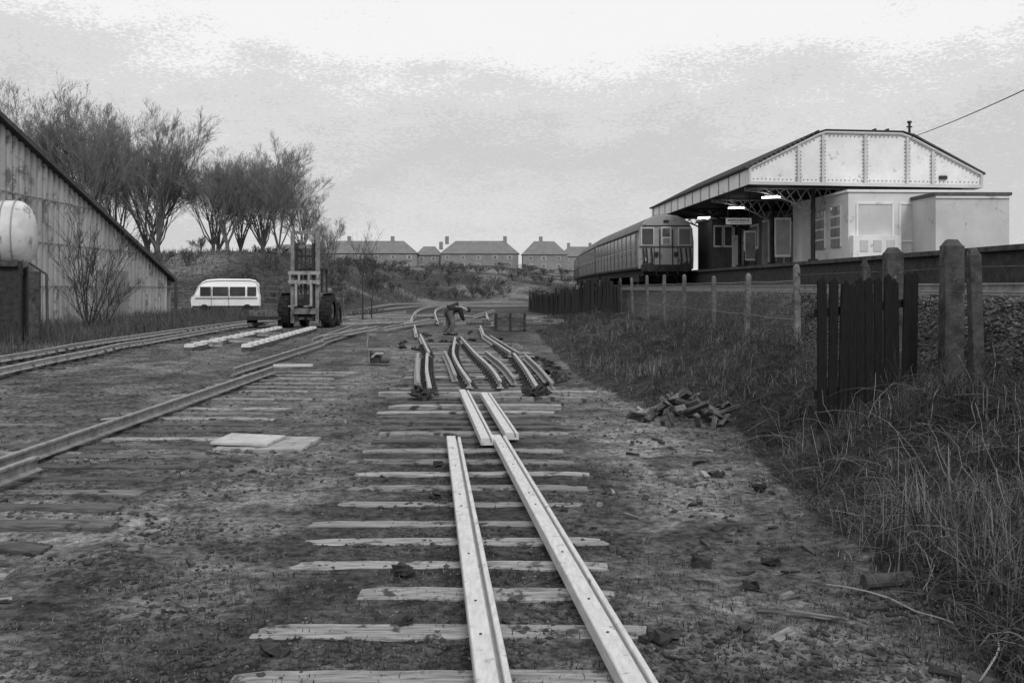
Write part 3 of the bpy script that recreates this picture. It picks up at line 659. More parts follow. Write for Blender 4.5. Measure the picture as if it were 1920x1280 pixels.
Jj={k:(*J[k][:3],J[k][3]*1.4) for k in('sp','ch','sl','el','wl','sr','er','wr')}; Jj['pel2']=(.05,0,.98,.2); skin('jacket',{**Jj},[('sp','pel2'),('sp','ch'),('ch','sl'),('sl','el'),('el','wl'),('ch','sr'),('sr','er'),('er','wr')],'jacket')
def ball(name,c,r,m,par,rot=0):
    b=B(); vs=[];fs=[]; n=14;k=10
    for i in range(k+1):
        th=math.pi*i/k
        for j in range(n):
            ph=2*math.pi*j/n; vs.append((math.sin(th)*math.cos(ph)*r[0],math.sin(th)*math.sin(ph)*r[1],math.cos(th)*r[2]))
    for i in range(k):
        for j in range(n): a=i*n+j; c2=i*n+(j+1)%n; fs.append((a,a+n,c2+n,c2))
    return b.add(vs,fs).ob(name,m,par,c,(0,rot,0),smooth=True)
hd=ball('head',(.68,0,.96),(.098,.078,.118),'skin',pe,1.9)
ball('hair',(-.015,0,.025),(.104,.088,.112),'hair',hd)
ball('nose',(.1,0,-.01),(.02,.014,.025),'skin',hd)
for s in(-1,1): ball('ear',(0,s*.08,0),(.02,.01,.03),'skin',hd); ball('eye',(.088,s*.03,.012),(.01,.012,.008),'hair',hd); B().box((.05-.13*s,s*.155,.05),(.30,.11,.11),top=.8).ob('boot','iron',pe,bevel=.03)
B().box((.095,0,-.06),(.012,.04,.008)).ob('mouth','hair',hd)
# ------------------------------------------------------------ shed
P0=Vector((-21.3,8)); P1=Vector((-23.3,68)); dd=(P1-P0); LN=dd.length; rz=math.atan2(dd.y,dd.x)
sh=thing('corrugated_shed','large corrugated cement sheet shed with sloping verge','shed',(P0.x,P0.y,0),(0,0,rz))
def topz(l):
    Y=P0.y+l*dd.y/LN; return 2.65+(68-Y)*.278 if Y>34 else 12.10-(34-Y)*.278
b=B(); vs=[];fs=[]; pitch=.62; ls=[]
for i in range(int(LN/pitch)):
    for q,a in ((0,0),(.46,0),(.60,.22),(.86,.22)): ls.append((i*pitch+q*pitch,a))
n=len(ls)
for l,a in ls:
    tz=topz(l)
    for z in (-.3,2.1,4.2,6.3,tz): vs.append((l,a,min(z,tz)))
for i in range(n-1):
    for k in range(4): a=i*5+k; fs.append((a,a+5,a+6,a+1))
b.add(vs,fs).ob('gable_wall','asb',sh)
for z in(2.1,4.2,6.3):
    lmax=LN; 
    while topz(lmax)<z and lmax>20: lmax-=.2
    B().box((lmax/2,-.02,z),(lmax,.03,.05)).ob('sheet_lap','asbdark',sh)
al=(34-P0.y)*LN/dd.y
for (l0,l1) in ((al,LN+.5),(al,0)):
    z0=topz(al); z1=topz(min(l1,LN))-(0.14 if l1>LN else 0)
    b=B(); vs=[]
    for y in(-.3,28):
        vs+=[(l0,y,z0-.1),(l1,y,z1-.1),(l1,y,z1+.14),(l0,y,z0+.14)]
    b.add(vs,[(0,1,2,3),(7,6,5,4),(0,4,5,1),(1,5,6,2),(2,6,7,3),(3,7,4,0)]).ob('roof','verge',sh)
b=B(); b.add([(LN,0,-.3),(LN,28,-.3),(LN,28,2.65),(LN,0,2.65)],[(0,1,2,3)]); b.ob('side_wall','asbdark',sh)
B().box((LN-11,-.10,1.5),(4.6,.06,3.0)).ob('door','asbdark',sh)
B().box((LN+.12,-.3,1.25),(.16,.16,2.6)).ob('downpipe','verge',sh)
s2=thing('lean_to_shed','lower corrugated outbuilding attached behind the shed','shed',(-24.2,60,0))
B().prismx([(-12,0),(-12,6.4),(9,1.2+1.2),(9,0)],-10,0).ob('wall','asbdark',s2); 
B().prismx([(-12.3,6.48),(-12.3,6.7),(9.5,2.52),(9.5,2.3)],-10.3,.35).ob('roof','verge',s2)
# ------------------------------------------------------------ tank
tk=thing('storage_tank','pale horizontal cylindrical storage tank on brick piers','tank',(-17.2,36.0,0),(0,0,.28))
b=B(); pts=[];rs=[]
for i in range(9):
    a=i/8*math.pi/2; pts.append((-.6+.6*math.sin(a),0,3.9)); rs.append(max(1.24*math.cos(a)**.8,.01))
pts=[(-4.6,0,3.9)]+pts; rs=[1.24]+rs
b.tube(pts,rs,40).ob('tank_shell','tank',tk,smooth=True)
for x in(-.62,-1.0,-1.12,-3.4): b=B().tube([(x-.025,0,3.9),(x+.025,0,3.9)],1.265,40).ob('strap','asbdark',tk)
for x in(-.75,-3.6):
    for y in(-.55,.55): B().box((x,y,1.45),(.75,.42,3.0)).ob('pier','brick',tk,bevel=.02)
    B().box((x,0,2.86),(.6,1.9,.2)).ob('saddle','concdark',tk)
B().box((.0,-.3,1.3),(.34,.34,2.6)).ob('pier','concdark',tk); B().box((-1.6,-.3,1.3),(.36,.36,2.6)).ob('pier','concdark',tk)
b=B().tube([(-.2,-.2,2.9),(.35,-.1,2.5),(.4,-.1,.2)],.05,8).ob('pipe','verge',tk)
o=B().tube([(0,0,0),(.9,0,0)],.3,16).ob('oil_drum','iron',loc=(-17.4,45.5,.3),rot=(0,0,.3)); o['label']='dark oil drum lying on its side in weeds'; o['category']='drum'
# ------------------------------------------------------------ trees
def make_tree(seed,ht,limbs,spread,depth=4,twr=.016,low=.12,trunk_r=None,kids=5,last=None,up=.09):
    rr=random.Random(seed); T=B(); C=B(); trunk_r=trunk_r or ht*.018
    def br(p,d,ln,r,dep):
        n=4 if dep<3 else 3 if dep<5 else 2; pts=[p.copy()]; rs=[r]; q=p.copy(); dd_=d.copy()
        for i in range(n):
            dd_=(dd_+Vector((rr.gauss(0,.12),rr.gauss(0,.12),rr.gauss(0,.06)+up)) ).normalized()
            q=q+dd_*ln/n; pts.append(q.copy()); rs.append(max(r*(1-.72*(i+1)/n),twr*.55))
        (T if dep<=1 else C).tube(pts,rs,5 if dep<=1 else 3,False)
        if dep>=depth: return
        k=kids if dep<depth-1 else (last or kids+1)
        for j in range(k):
            t=rr.uniform(.25,1.0); i=min(int(t*n),n-1); f=t*n-i; pp=pts[i].lerp(pts[i+1],f)
            ax=(pts[i+1]-pts[i]).normalized(); per=ax.orthogonal().normalized(); per=Matrix.Rotation(rr.uniform(0,6.28),3,ax)@per
            an=rr.uniform(.30,.85); nd=(ax*math.cos(an)+per*math.sin(an)).normalized(); nd.z+=.10; nd.normalize()
            br(pp,nd,ln*rr.uniform(.42,.66)*(1.1-.35*t),max(rs[i]*.55,twr),dep+1)
    top=Vector((0,0,ht*low)); T.tube([(0,0,-.5),(0,0,ht*low*.5),tuple(top)],[trunk_r*1.3,trunk_r*1.05,trunk_r],8)
    for i in range(limbs):
        a=6.28*i/limbs+rr.uniform(-.4,.4); sp=spread*rr.uniform(.2,1.1); d=Vector((math.cos(a)*sp,math.sin(a)*sp,1)).normalized()
        br(top-Vector((0,0,rr.uniform(0,ht*low*.4))),d,ht*rr.uniform(.50,.74),trunk_r*rr.uniform(.40,.62),1)
    return T,C
TV=[]
for s,(ht,lb,sp) in enumerate(((13.8,8,.58),(13.5,8,.66),(12.5,7,.72),(13.5,8,.56))):
    T,C=make_tree(50+s,ht,lb,sp,depth=5,kids=6,last=4,twr=.012,low=.09)
    t=thing('bare_tree','tall bare winter tree with fans of fine upright twigs','tree',(0,-200,-50),group='bare winter trees on the mound')
    T.ob('trunk','bark',t); C.ob('crown','twig',t); TV.append(t)
used=set()
def place_tree(v,x,y,s,rz,label=None,sz=None):
    z=h1(x,y)-.2
    t=TV[v] if v not in used else dup(TV[v]); used.add(v)
    t.location=(x,y,z); t.rotation_euler=(0,0,rz); t.scale=(s,s,sz or s)
    if label: t['label']=label
for v,x,y,s in ((0,-48,100,1.15),(1,-44.5,104,1.26),(3,-41.5,98,1.16),(1,-38.8,106,1.18),(0,-35.6,100,1.02),(3,-51.5,107,1.15),(2,-31.2,104,.90),(1,-28.6,100,.84),(0,-25.8,103,.84),(3,-23.2,99,.76),(2,-27,108,.88),(3,-33,112,.88),(0,-45,113,1.18),(2,-36.8,103,.98),(1,-22,105,.68),(0,-30,110,.86)):
    place_tree(v,x,y,s*.95,R(0,6.28))
place_tree(2,-18.0,98,.5,1.,'small bare tree at the end of the mound')
SV=[]
for s in range(3):
    T,C=make_tree(80+s,3.2,7,.8,depth=3,kids=5,twr=.007,low=.03,trunk_r=.04)
    t=thing('bare_shrub','leafless dark shrub of thin tangled stems','shrub',(0,-200,-50),group='bare shrubs on the banks')
    T.ob('trunk','shrub',t); C.ob('crown','shrub',t); SV.append(t)
T,C=make_tree(90,3.0,9,.9,depth=3,kids=6,twr=.02,low=.03,trunk_r=.05)
t=thing('bare_shrub','low leafless scrub bush with haze-paled twigs on the hillside','shrub',(0,-200,-50),group='scrub bushes on the hillside'); T.ob('trunk','shrubfar',t); C.ob('crown','shrubfar',t); SV.append(t)
sused=set()
def shrub(v,x,y,s,label=None,sz=None):
    t=SV[v] if v not in sused else dup(SV[v]); sused.add(v); t.location=(x,y,h1(x,y)-.05); t.rotation_euler=(0,0,R(0,6.28)); t.scale=(s,s,sz or s)
    if label: t['label']=label
shrub(0,-18.3,43,1.8,'large leafless shrub growing against the corrugated shed',2.0); shrub(1,-20.4,50,1.2); shrub(2,-19.4,46,1.0)
for i in range(50):
    y=R(80,130); x=R(-34,-14); shrub(3,x,y,R(.5,1.0),None,R(.3,.65))
for i in range(60):
    y=R(138,200); x=R(-34,16); shrub(3,x,y,R(.8,1.7),None,R(.4,.85))
for i in range(40):
    y=R(225,288); x=R(-60,45); shrub(3,x,y,R(1.4,2.6),None,R(.4,.9))
for i in range(14):
    y=R(70,130); shrub(i%3,float(Xf(y))-R(.5,2),y,R(.4,.7))
for i in range(34):
    y=R(12,44); shrub(i%3,R(3.0,5.2) if y<18 else R(2.0,5.4),y,R(.12,.32))
shrub(1,3.9,9.6,.34,'thin leafless bush before the concrete posts'); shrub(0,4.35,8.2,.26)
T,C=make_tree(97,5.2,3,.16,depth=3,kids=5,twr=.009,low=.3,trunk_r=.05)
for i,(x,y,s) in enumerate(((-9.0,60,1.05),(-8.6,61,.85))):
    if i==0:
        sp_=thing('sapling','slender leafless sapling standing alone in the yard','tree',(x,y,0),group='saplings'); T.ob('trunk','shrub',sp_); C.ob('crown','shrub',sp_)
    else: dup(sp_,(x,y,0),(0,0,2),(s,s,s))
# ------------------------------------------------------------ houses
def house(cx,Y,w,dep,ze,zr,chim,gab=False,lab='two storey brick house with hipped tiled roof',scale=1,nw=4):
    zb=h1(cx,Y)-.6; t=thing('house',lab,'house',(cx,Y,zb),(0,0,R(-.05,.05)),'houses on the ridge')
    ze-=zb; zr-=zb
    B().box((0,0,ze/2),(w,dep,ze)).ob('wall','hwall',t)
    e=.4; hip=0 if gab else min(dep*.5,w*.3); x0,x1,y0,y1=-w/2-e,w/2+e,-dep/2-e,dep/2+e
    rf=B().add([(x0,y0,ze),(x1,y0,ze),(x1,y1,ze),(x0,y1,ze),(x0+hip,0,zr),(x1-hip,0,zr)],[(0,1,5,4),(1,2,5),(2,3,4,5),(3,0,4),(3,2,1,0)]).ob('roof','hroof',t)
    for c in chim: B().box((c,.0,zr+.2),(1.1,.8,2.4)).ob('chimney','hwall',rf)
    for i in range(nw):
        x=-w/2+w*(i+.5)/nw+R(-.4,.4)
        for z in(ze-1.1,ze-3.4):
            f=B().box((x,-dep/2-.03,z),(R(1.0,1.7),.06,1.15)).ob('window','hwin',t); B().box((0,-.05,0),(.8,.04,.8)).ob('pane','hpane',f,(x,-dep/2-.03,z))
    return t
house(-43,300,29,9,12.3,16.2,(-6,7),nw=6,lab='long brick terrace with hipped tiled roof')
house(-25.4,306,7,8,12.0,14.8,(3.6,),nw=2)
house(-9.6,300,23,9,12.2,16.2,(7.5,-10),nw=5,lab='long brick terrace with hipped tiled roof')
house(9.6,298,13,9,11.9,16,(-1.0,),nw=3)
house(25,370,15,8,13.6,17.4,(-4,4),nw=3)
house(-66,310,20,9,12,15.6,(0,5),nw=5)
# ------------------------------------------------------------ railway line, train
def Xc(Y): return 7.72-.04*(Y-50)+(.000824*(Y-50)**2 if Y>50 else 0)
for off,nm in((-.72,'running rail under the train'),(.72,'running rail under the train'),(-1.25,'electrified conductor rail on insulators')):
    pts=[(Xc(Y)+off,Y,1.87+(.06 if off<-1 else 0)) for Y in np.arange(8,150,4.)]
    rail(pts,'railold',FB,nm,'rails of the running line')
def Xe(Y): return Xc(Y)+1.55
b=B(); Yl=list(np.arange(2,126,4.)); L1=[(Xe(Y),Y) for Y in Yl]; n=len(L1)
vs=[]
for x,y in L1: vs+=[(x,y,1.5),(x,y,2.78),(x+26,y,2.78),(x+26,y,1.5)]
fs=[]
for i in range(n-1):
    for k in range(3): a=i*4+k; fs.append((a,a+1,a+5,a+4))
fs+=[(0,1,2,3),tuple((n-1)*4+q for q in(3,2,1,0))]
pl=thing('station_platform','raised station platform with dark side wall and coping','platform')
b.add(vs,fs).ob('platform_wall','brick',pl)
b=B(); b.sweep([(-.12,2.785),(2.0,2.785),(2.0,2.9),(-.12,2.9)],[(x,y,0) for x,y in L1]).ob('coping','concdark',pl)
b=B(); b.sweep([(2.003,2.785),(26,2.785),(26,2.895),(2.003,2.895)],[(x,y,0) for x,y in L1]).ob('platform_surface','concdark',pl)
train=thing('train','slam door electric multiple unit standing at the platform','train',(Xc(50),50,2.0))
sec=[(-1.37,.95),(-1.40,1.5),(-1.40,2.3),(-1.33,2.95),(-1.2,3.2),(-.95,3.45),(-.55,3.64),(0,3.7),(.55,3.64),(.95,3.45),(1.2,3.2),(1.33,2.95),(1.40,2.3),(1.40,1.5),(1.37,.95)]
for ci in range(4):
    Y0=50+ci*20.; Y1=Y0+19.3; a=Vector((Xc(Y0),Y0)); c=Vector((Xc(Y1),Y1)); d=c-a; L_=d.length; rz=math.atan2(d.y,d.x)-math.pi/2
    body=B().prismy(sec[:4]+sec[11:],0.02,L_).ob('carriage','trainside',train,(a.x-Xc(50),Y0-50,0),(0,0,rz))
    B().prismy([(-1.36,2.93)]+[(x,z+.01) for x,z in sec[4:11]]+[(1.36,2.93)],-.05,L_+.03).ob('roof','trainroof',body,smooth=False)
    wf=None
    for i in range(11):
        y=1.5+i*1.72
        if wf is None:
            wf=B().box((0,0,0),(.03,1.28,.80)).ob('window','frame',body,(-1.405,y,2.36))
            for q in(-.31,.31): B().box((-.012,q,0),(.03,.56,.70)).ob('pane','glass',wf)
        else:
            dup(wf,(-1.405,y,2.36),parent=body)
    b=B()
    for i in range(12):
        y=.64+i*1.72; b.box((-1.412,y,1.95),(.02,.035,1.9)); b.box((-1.43,y+.12,1.75),(.05,.16,.04))
    b.box((-1.42,L_/2,1.02),(.05,L_,.08)); b.box((-1.40,L_/2,2.86),(.04,L_,.05)); b.ob('door_seam','traindk',body)
    B().box((0,L_/2,.78),(2.2,L_-.4,.34)).ob('underframe','iron',body)
    for y in(2.6,L_-2.6):
        b=B(); b.box((0,y,.5),(2.3,2.6,.35))
        for s in(-1,1):
            for w in(-1.2,1.2): b.tube([(s*.68,y+w,.46),(s*.82,y+w,.46)],.46,18)
        b.ob('bogie','iron',body)
    for y in np.arange(2,L_-1,2.4): B().box((0,float(y),3.72),(.3,.3,.12)).ob('roof_vent','trainroof',body)
    if ci==0:
        F_=B(); F_.prismy([(-1.38,.95),(-1.40,1.5),(-1.40,2.3),(-1.33,2.95),(-1.2,3.2),(-.95,3.45),(-.55,3.62),(.0,3.67),(.55,3.62),(.95,3.45),(1.2,3.2),(1.33,2.95),(1.40,2.3),(1.40,1.5),(1.38,.95)],-.10,.03)
        fr=F_.ob('cab_end','trainfront',body,bevel=.04)
        for x in(-.93,.93):
            w_=B().box((x,-.115,2.58),(.66,.05,.90)).ob('cab_window','frame',fr); B().box((x,-.145,2.58),(.56,.03,.80)).ob('pane','glass',w_)
        w_=B().box((0,-.115,2.62),(.50,.05,.90)).ob('headcode_box','frame',fr); B().box((0,-.145,2.78),(.38,.03,.42)).ob('headcode_blind','glass',w_); B().box((0,-.145,2.36),(.34,.03,.26)).ob('route_panel','trainside',w_)
        b=B(); 
        for x in(-.32,.32): b.box((x,-.12,2.0),(.045,.06,1.9))
        for x in(-.6,.6): b.box((x,-.12,1.6),(.03,.03,.9))
        b.box((0,-.12,2.06),(2.7,.03,.05)); b.box((0,-.12,3.12),(2.4,.04,.05)); b.ob('end_beading','traindk',fr)
        for x in(-1.15,-1.0,-.75,.72,.98,1.18): B().tube([(x,-.14,2.0),(x+.04,-.26,1.4),(x,-.16,1.05)],.045,6).ob('jumper_cable','iron',fr)
        for x in(-.48,.48): B().box((x,-.16,1.7),(.16,.1,.22)).ob('jumper_box','iron',fr)
        B().box((0,-.2,1.0),(2.5,.22,.34)).ob('buffer_beam','iron',fr)
        for x in(-.87,.87): B().tube([(x,-.25,1.03),(x,-.62,1.03),(x,-.63,1.03),(x,-.68,1.03)],[.1,.1,.23,.23],16).ob('buffer','iron',fr)
        B().tube([(0,-.3,1.0),(0,-.5,.85),(0,-.4,.6)],.05,6).ob('coupling','iron',fr)
        for x in(-.5,.5): B().tube([(x,-.3,1.0),(x*1.1,-.42,.7),(x*.8,-.3,.5)],.03,6).ob('brake_hose','iron',fr)
        for x in(-1.05,1.05): B().tube([(x,-.1,1.42),(x,-.22,1.42)],.09,12).ob('tail_lamp','frame',fr)
        B().box((-.0,-.14,3.35),(.26,.04,.12)).ob('roof_horn','iron',fr)
# ------------------------------------------------------------ canopy
cn=thing('station_canopy','long white gabled steel platform canopy over the station','station canopy',(9.06,38,0),(0,0,.05))
GP=[(0,5.95),(9.05,5.86),(9.08,6.36),(6.3,7.78),(5.9,7.92),(2.95,7.96),(2.65,7.86),(0,6.56)]
B().prismy(GP,0,.06).ob('gable_panel','white',cn)
for x,zt in [(1.9,7.5),(2.85,7.9),(4.5,7.9),(6.15,7.82),(7.15,7.3)]:
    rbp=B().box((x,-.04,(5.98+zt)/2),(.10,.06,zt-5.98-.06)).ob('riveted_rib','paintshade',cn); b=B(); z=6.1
    while z<zt-.15:
        for s in(-.085,.085): b.box((x+s,-.02,z),(.045,.05,.04))
        z+=.14
    b.ob('rivet','rivet',rbp,kind='stuff')
b=B()
for (a,c) in ((GP[1],GP[2]),(GP[2],GP[3]),(GP[3],GP[4]),(GP[4],GP[5]),(GP[5],GP[6]),(GP[6],GP[7]),(GP[7],GP[0])):
    b.tube([(a[0],-.05,a[1]),(c[0],-.05,c[1])],.05,6)
b.ob('gable_edging','paintshade',cn)
for (a,c) in ((GP[2],GP[3]),(GP[6],GP[7]),(GP[4],GP[5]),((0,6.05),(9.05,5.96))):
    b=B(); ln=math.hypot(c[0]-a[0],c[1]-a[1]); k=int(ln/.16)
    for i in range(1,k): t=i/k; b.box((a[0]+(c[0]-a[0])*t,-.02,a[1]+(c[1]-a[1])*t-(.13 if a[1]>6.2 else -.12)),(.035,.05,.035))
    b.ob('rivet','rivet',cn,kind='stuff')
B().box((4.55,-.04,5.96),(9.1,.1,.12),ry=.01).ob('bottom_chord','paintshade',cn)
B().box((7.55,-.05,6.25),(.3,.06,.14)).ob('vent_slot','iron',cn)
CL=19.5
RP=[(-.12,6.52),(2.6,7.9),(2.95,8.0),(5.95,7.96),(6.35,7.84),(9.2,6.34)]
prof=[(x,z+.075) for x,z in RP]+[(x,z+.03) for x,z in RP[::-1]]
b=B().prismy(prof,-.10,CL)
for y in np.arange(-.05,CL,.42):
    for (a,c) in ((RP[0],RP[1]),(RP[4],RP[5])): b.tube([(a[0],y,a[1]+.085),(c[0],y,c[1]+.085)],.03,4)
for t in np.linspace(0,1,16): b.box((-.12+2.72*t,-.10,6.60+1.38*t),(.12,.12,.07),ry=-.47)
roof=b.ob('roof','roofdark',cn)
B().box((0,CL/2,6.26),(.06,CL-.1,.60)).ob('side_fascia','white',cn); B().box((9.1,CL/2,6.1),(.06,CL-.1,.5)).ob('side_fascia','white',cn)
b0=None
for y in np.arange(1.2,CL,1.6):
    if b0 is None: b0=B().box((-.045,0,6.26),(.04,.07,.58)).ob('fascia_batten','rivet',cn,(0,float(y),0))
    else: o=b0.copy(); col.objects.link(o); o.parent=cn; o.location=(0,float(y),0)
B().box((-.09,CL/2,6.60),(.14,CL,.07)).ob('gutter','iron',cn)
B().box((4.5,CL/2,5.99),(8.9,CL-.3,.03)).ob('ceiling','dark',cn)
p0=None
for y in(1.2,6.4,11.6,16.8):
    for x in(2.9,6.2):
        if p0 is None:
            b=B(); b.tube([(0,0,2.85),(0,0,5.9)],.09,10); b.box((0,0,3.0),(.3,.3,.3)); p0=b.ob('column','dark',cn,(x,y,0))
        else: o=p0.copy(); col.objects.link(o); o.parent=cn; o.location=(x,y,0)
    b=B(); 
    def dl(u):
        if u<2.9: return 5.86-.95*(u/2.9)**2
        if u>6.2: return 5.86-.95*((8.9-u)/2.7)**2
        return 4.91+.75*(1-abs(u-4.55)/1.65)
    us=np.linspace(.15,8.9,22)
    for u0,u1 in zip(us[:-1],us[1:]):
        b.tube([(u0,y,5.92),(u1,y,dl(u1))],.025,4); b.tube([(u0,y,dl(u0)),(u1,y,5.92)],.025,4); b.tube([(u0,y,dl(u0)),(u1,y,dl(u1))],.04,4)
    b.tube([(.15,y,5.93),(8.9,y,5.93)],.04,4)
    b.ob('lattice_bracket','rivet' if y<7 else 'iron',cn)
for (x,y) in((1.15,1.0),(1.2,6.2),(1.35,12.4),(6.25,.8),(4.5,9),(2.2,16)):
    f=B().box((x,y,5.62),(.5,.1,.06)).ob('lamp_fitting','frame',cn); B().tube([(x-.34,y+.10,5.555),(x+.34,y-.10,5.555)],.028,8).ob('fluorescent_tube','lit',f)
b=B(); b.tube([(6.25,.02,7.8),(6.25,.02,8.35)],.05,8); b.tube([(6.25,.02,8.35),(6.25,.02,8.42)],.09,8); b.box((6.25,.02,8.2),(.22,.05,.05)); b.ob('finial','iron',cn)
for x in(4.9,5.4): B().box((x,.1,8.05),(.06,.3,.14)).ob('roof_vent','iron',cn)
sg=thing('hanging_sign','white station sign hanging under the canopy','sign',(9.45,41.5,0))
B().box((0,0,4.78),(1.06,.06,.26)).ob('sign_board','white',sg); b=B()
x=-.44
rs_=random.Random(5)
while x<.44:
    w=rs_.uniform(.03,.06); b.box((x,-.035,4.82),(w,.01,.06)); x+=w+.02
x=-.34
while x<.34:
    w=rs_.uniform(.02,.045); b.box((x,-.035,4.72),(w,.01,.03)); x+=w+.02
b.ob('faded_lettering','iron',sg,kind='stuff')
for s in(-.45,.45): B().tube([(s,0,4.9),(s,0,5.98)],.015,4).ob('hanger','iron',sg)
# ------------------------------------------------------------ station buildings
wb=thing('station_building','white rendered platform building with recessed panels','station building',(12.5,37.0,2.9),(0,0,.04))
B().box((2.6,3.2,1.33),(5.2,6.4,2.66)).ob('wall','whitewall',wb); B().box((2.6,3.2,2.71),(5.34,6.54,.09)).ob('roof','white',wb)
for x,w in((1.0,1.35),(2.42,.95)):
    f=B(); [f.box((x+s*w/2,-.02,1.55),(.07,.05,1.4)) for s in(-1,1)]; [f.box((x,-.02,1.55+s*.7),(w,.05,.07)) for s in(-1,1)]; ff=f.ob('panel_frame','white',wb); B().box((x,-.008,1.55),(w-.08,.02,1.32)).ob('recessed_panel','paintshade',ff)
f=B().box((.95,-.18,.52),(1.8,.35,1.04)).ob('low_box','white',wb,bevel=.01); 
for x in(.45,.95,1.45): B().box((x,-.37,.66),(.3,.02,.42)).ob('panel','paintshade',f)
for y,w in((1.2,1.0),(3.0,1.2)):
    w_=B().box((-.02,y,1.45),(.05,w,1.55)).ob('window','white',wb)
    for i in range(3):
        for j in range(4): B().box((-.05,y-w/2+w*(i+.5)/3,.82+j*.41),(.03,w/3-.06,.34)).ob('pane','glasslit',w_)
B().box((-.02,4.6,1.1),(.05,.9,2.1)).ob('door','paintshade',wb)
pb_=thing('flat_roofed_building','plain white painted flat roofed block on the platform','station building',(14.95,35.0,2.9),(0,0,.02))
B().box((1.3,1.6,1.18),(2.62,3.0,2.36)).ob('wall','greywall',pb_); B().box((1.3,1.6,2.42),(2.76,3.14,.11)).ob('roof','bricklt',pb_); b=B(); b.box((1.3,.08,2.3),(2.64,.06,.08)); b.ob('cornice','whitewall',pb_)
lo=thing('platform_building','grey brick platform building with pale windows and doors','station building',(12.0,46.0,2.9),(0,0,.05))
B().box((2.0,7,1.35),(4.0,14,2.7)).ob('wall','bricklt',lo)
for y,w,z,hh in((.8,1.0,1.2,2.2),(2.6,1.3,1.6,1.2),(4.8,1.3,1.6,1.2),(7,1.0,1.1,2.1),(9.5,1.3,1.6,1.2),(12,1.3,1.6,1.2)):
    w_=B().box((-.03,y,z),(.06,w,hh)).ob('window','white',lo); B().box((-.06,y,z),(.04,w-.16,hh-.2)).ob('pane','glasslit',w_)
for x,w,z,hh in((.55,.8,1.1,2.1),(1.7,.9,1.5,1.3),(3.0,.9,1.5,1.3)):
    w_=B().box((x,-.03,z),(w,.06,hh)).ob('window','white',lo); 
    for s in(-1,1): B().box((x+s*w/4,-.06,z),(w/2-.10,.04,hh-.2)).ob('pane','glasslit',w_)
wr=thing('waiting_shelter','glazed timber waiting shelter on the platform','shelter',(10.0,50.0,2.9),(0,0,.05))
B().box((1.1,1.5,1.3),(2.1,3.0,2.5)).ob('wall','bricklt',wr); B().box((1.1,1.5,2.6),(2.3,3.3,.1)).ob('roof','paintshade',wr)
for x in(.35,.85,1.35,1.85):
    w_=B().box((x,-.03,1.7),(.46,.06,1.1)).ob('window','white',wr); B().box((x,-.06,1.7),(.34,.04,.93)).ob('pane','glass',w_)
w_=B().box((1.35,-.08,.9),(.6,.08,1.7)).ob('door','white',wr)
bo=thing('notice_board','pale framed poster board standing on the platform','notice board',(11.75,43.2,2.9),(0,0,-.2),'poster boards')
B().box((0,0,1.3),(.7,.06,1.7)).ob('board','white',bo); B().box((0,-.035,1.3),(.56,.02,1.5)).ob('poster','glasslit',bo); [B().box((s,0,.5),(.06,.06,1.0)).ob('leg','iron',bo) for s in(-.33,.33)]
dup(bo,(10.9,45.6,2.9),(0,0,.1),(.8,1,.8))
ep=Vector((15.25,38,7.75)); e0=Vector((10.7,16,6.4)); pts=[]
for t in np.linspace(0,1,24): q=e0.lerp(ep,float(t)); q.z-=.5*4*t*(1-t)*.25; pts.append(q)
o=B().tube(pts,.014,5,False).ob('overhead_cable','cable'); o['label']='thin black cable strung to the canopy gable'; o['category']='cable'
o=thing('cable_pole','timber pole carrying the overhead cable','pole',(10.7,16,1.8)); B().tube([(0,0,0),(0,0,4.7)],[.12,.09],10).ob('pole','concdark',o)
# ------------------------------------------------------------ world & light
w=bpy.data.worlds.new('World'); sc.world=w; w.use_nodes=True; nt=w.node_tree; N=nt.nodes; L=nt.links
bg=N['Background']; bg.inputs['Strength'].default_value=.1
sky=N.new('ShaderNodeTexSky'); sky.sky_type='NISHITA'; sky.sun_disc=False; sky.sun_elevation=math.radians(40); sky.sun_rotation=math.radians(160)
bw=N.new('ShaderNodeRGBToBW'); L.new(sky.outputs[0],bw.inputs[0])
tc=N.new('ShaderNodeTexCoord'); sx=N.new('ShaderNodeSeparateXYZ'); L.new(tc.outputs['Generated'],sx.inputs[0])
mp=N.new('ShaderNodeMapping'); mp.inputs['Scale'].default_value=(1,1,2.6); L.new(tc.outputs['Generated'],mp.inputs[0])
nz=N.new('ShaderNodeTexNoise'); nz.inputs['Scale'].default_value=2.6; nz.inputs['Detail'].default_value=13; nz.inputs['Roughness'].default_value=.68; L.new(mp.outputs[0],nz.inputs['Vector'])
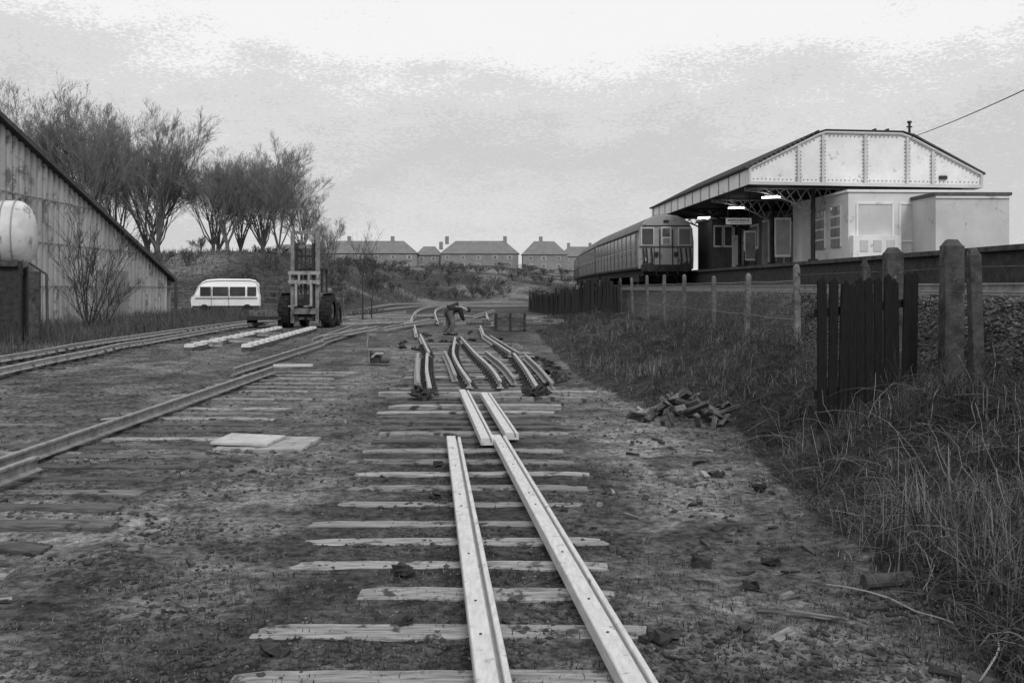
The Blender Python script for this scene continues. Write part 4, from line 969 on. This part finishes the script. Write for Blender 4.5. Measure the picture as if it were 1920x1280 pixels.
nf=N.new('ShaderNodeTexNoise'); nf.inputs['Scale'].default_value=230; nf.inputs['Detail'].default_value=2; nf.inputs['Roughness'].default_value=.8; L.new(mp.outputs[0],nf.inputs['Vector'])
a1=N.new('ShaderNodeMath'); a1.operation='MULTIPLY_ADD'; a1.inputs[1].default_value=.50; L.new(nz.outputs['Fac'],a1.inputs[0]); L.new(sx.outputs['Z'],a1.inputs[2])
a2=N.new('ShaderNodeMath'); a2.operation='MULTIPLY_ADD'; a2.inputs[1].default_value=.20; L.new(nf.outputs['Fac'],a2.inputs[0]); L.new(a1.outputs[0],a2.inputs[2])
a3=N.new('ShaderNodeMath'); a3.operation='SUBTRACT'; a3.inputs[1].default_value=.36; L.new(a2.outputs[0],a3.inputs[0])
rp=N.new('ShaderNodeValToRGB'); e=rp.color_ramp.elements; e[0].position=0; e[0].color=(7.3,)*3+(1,); e[1].position=1; e[1].color=(10.2,)*3+(1,)
for pos,v in((.05,6.7),(.09,6.1),(.13,6.5),(.15,7.3),(.18,7.1),(.21,8.2),(.225,9.4)):
    q=e.new(pos); q.color=(v,v,v,1)
L.new(a3.outputs[0],rp.inputs[0])
mx=N.new('ShaderNodeMix'); mx.data_type='RGBA'; mx.inputs['Factor'].default_value=.95; L.new(bw.outputs[0],mx.inputs['A']); L.new(rp.outputs[0],mx.inputs['B']); L.new(mx.outputs['Result'],bg.inputs['Color'])
sl=bpy.data.lights.new('sun','SUN'); sl.energy=1.4; sl.angle=math.radians(16); sl.color=(1,1,1); so=bpy.data.objects.new('sun',sl); col.objects.link(so); so.rotation_euler=(math.radians(50),0,math.radians(20))
cam=bpy.data.cameras.new('camera'); cam.lens=35; cam.sensor_width=36; cam.shift_y=-100/1920; cam.clip_end=3000; cam.clip_start=.05
co=bpy.data.objects.new('camera',cam); col.objects.link(co); co.location=(0,0,2.0); co.rotation_euler=(math.pi/2,0,0); sc.camera=co
sc.view_settings.view_transform='Standard'; sc.view_settings.look='None'; sc.view_settings.exposure=0
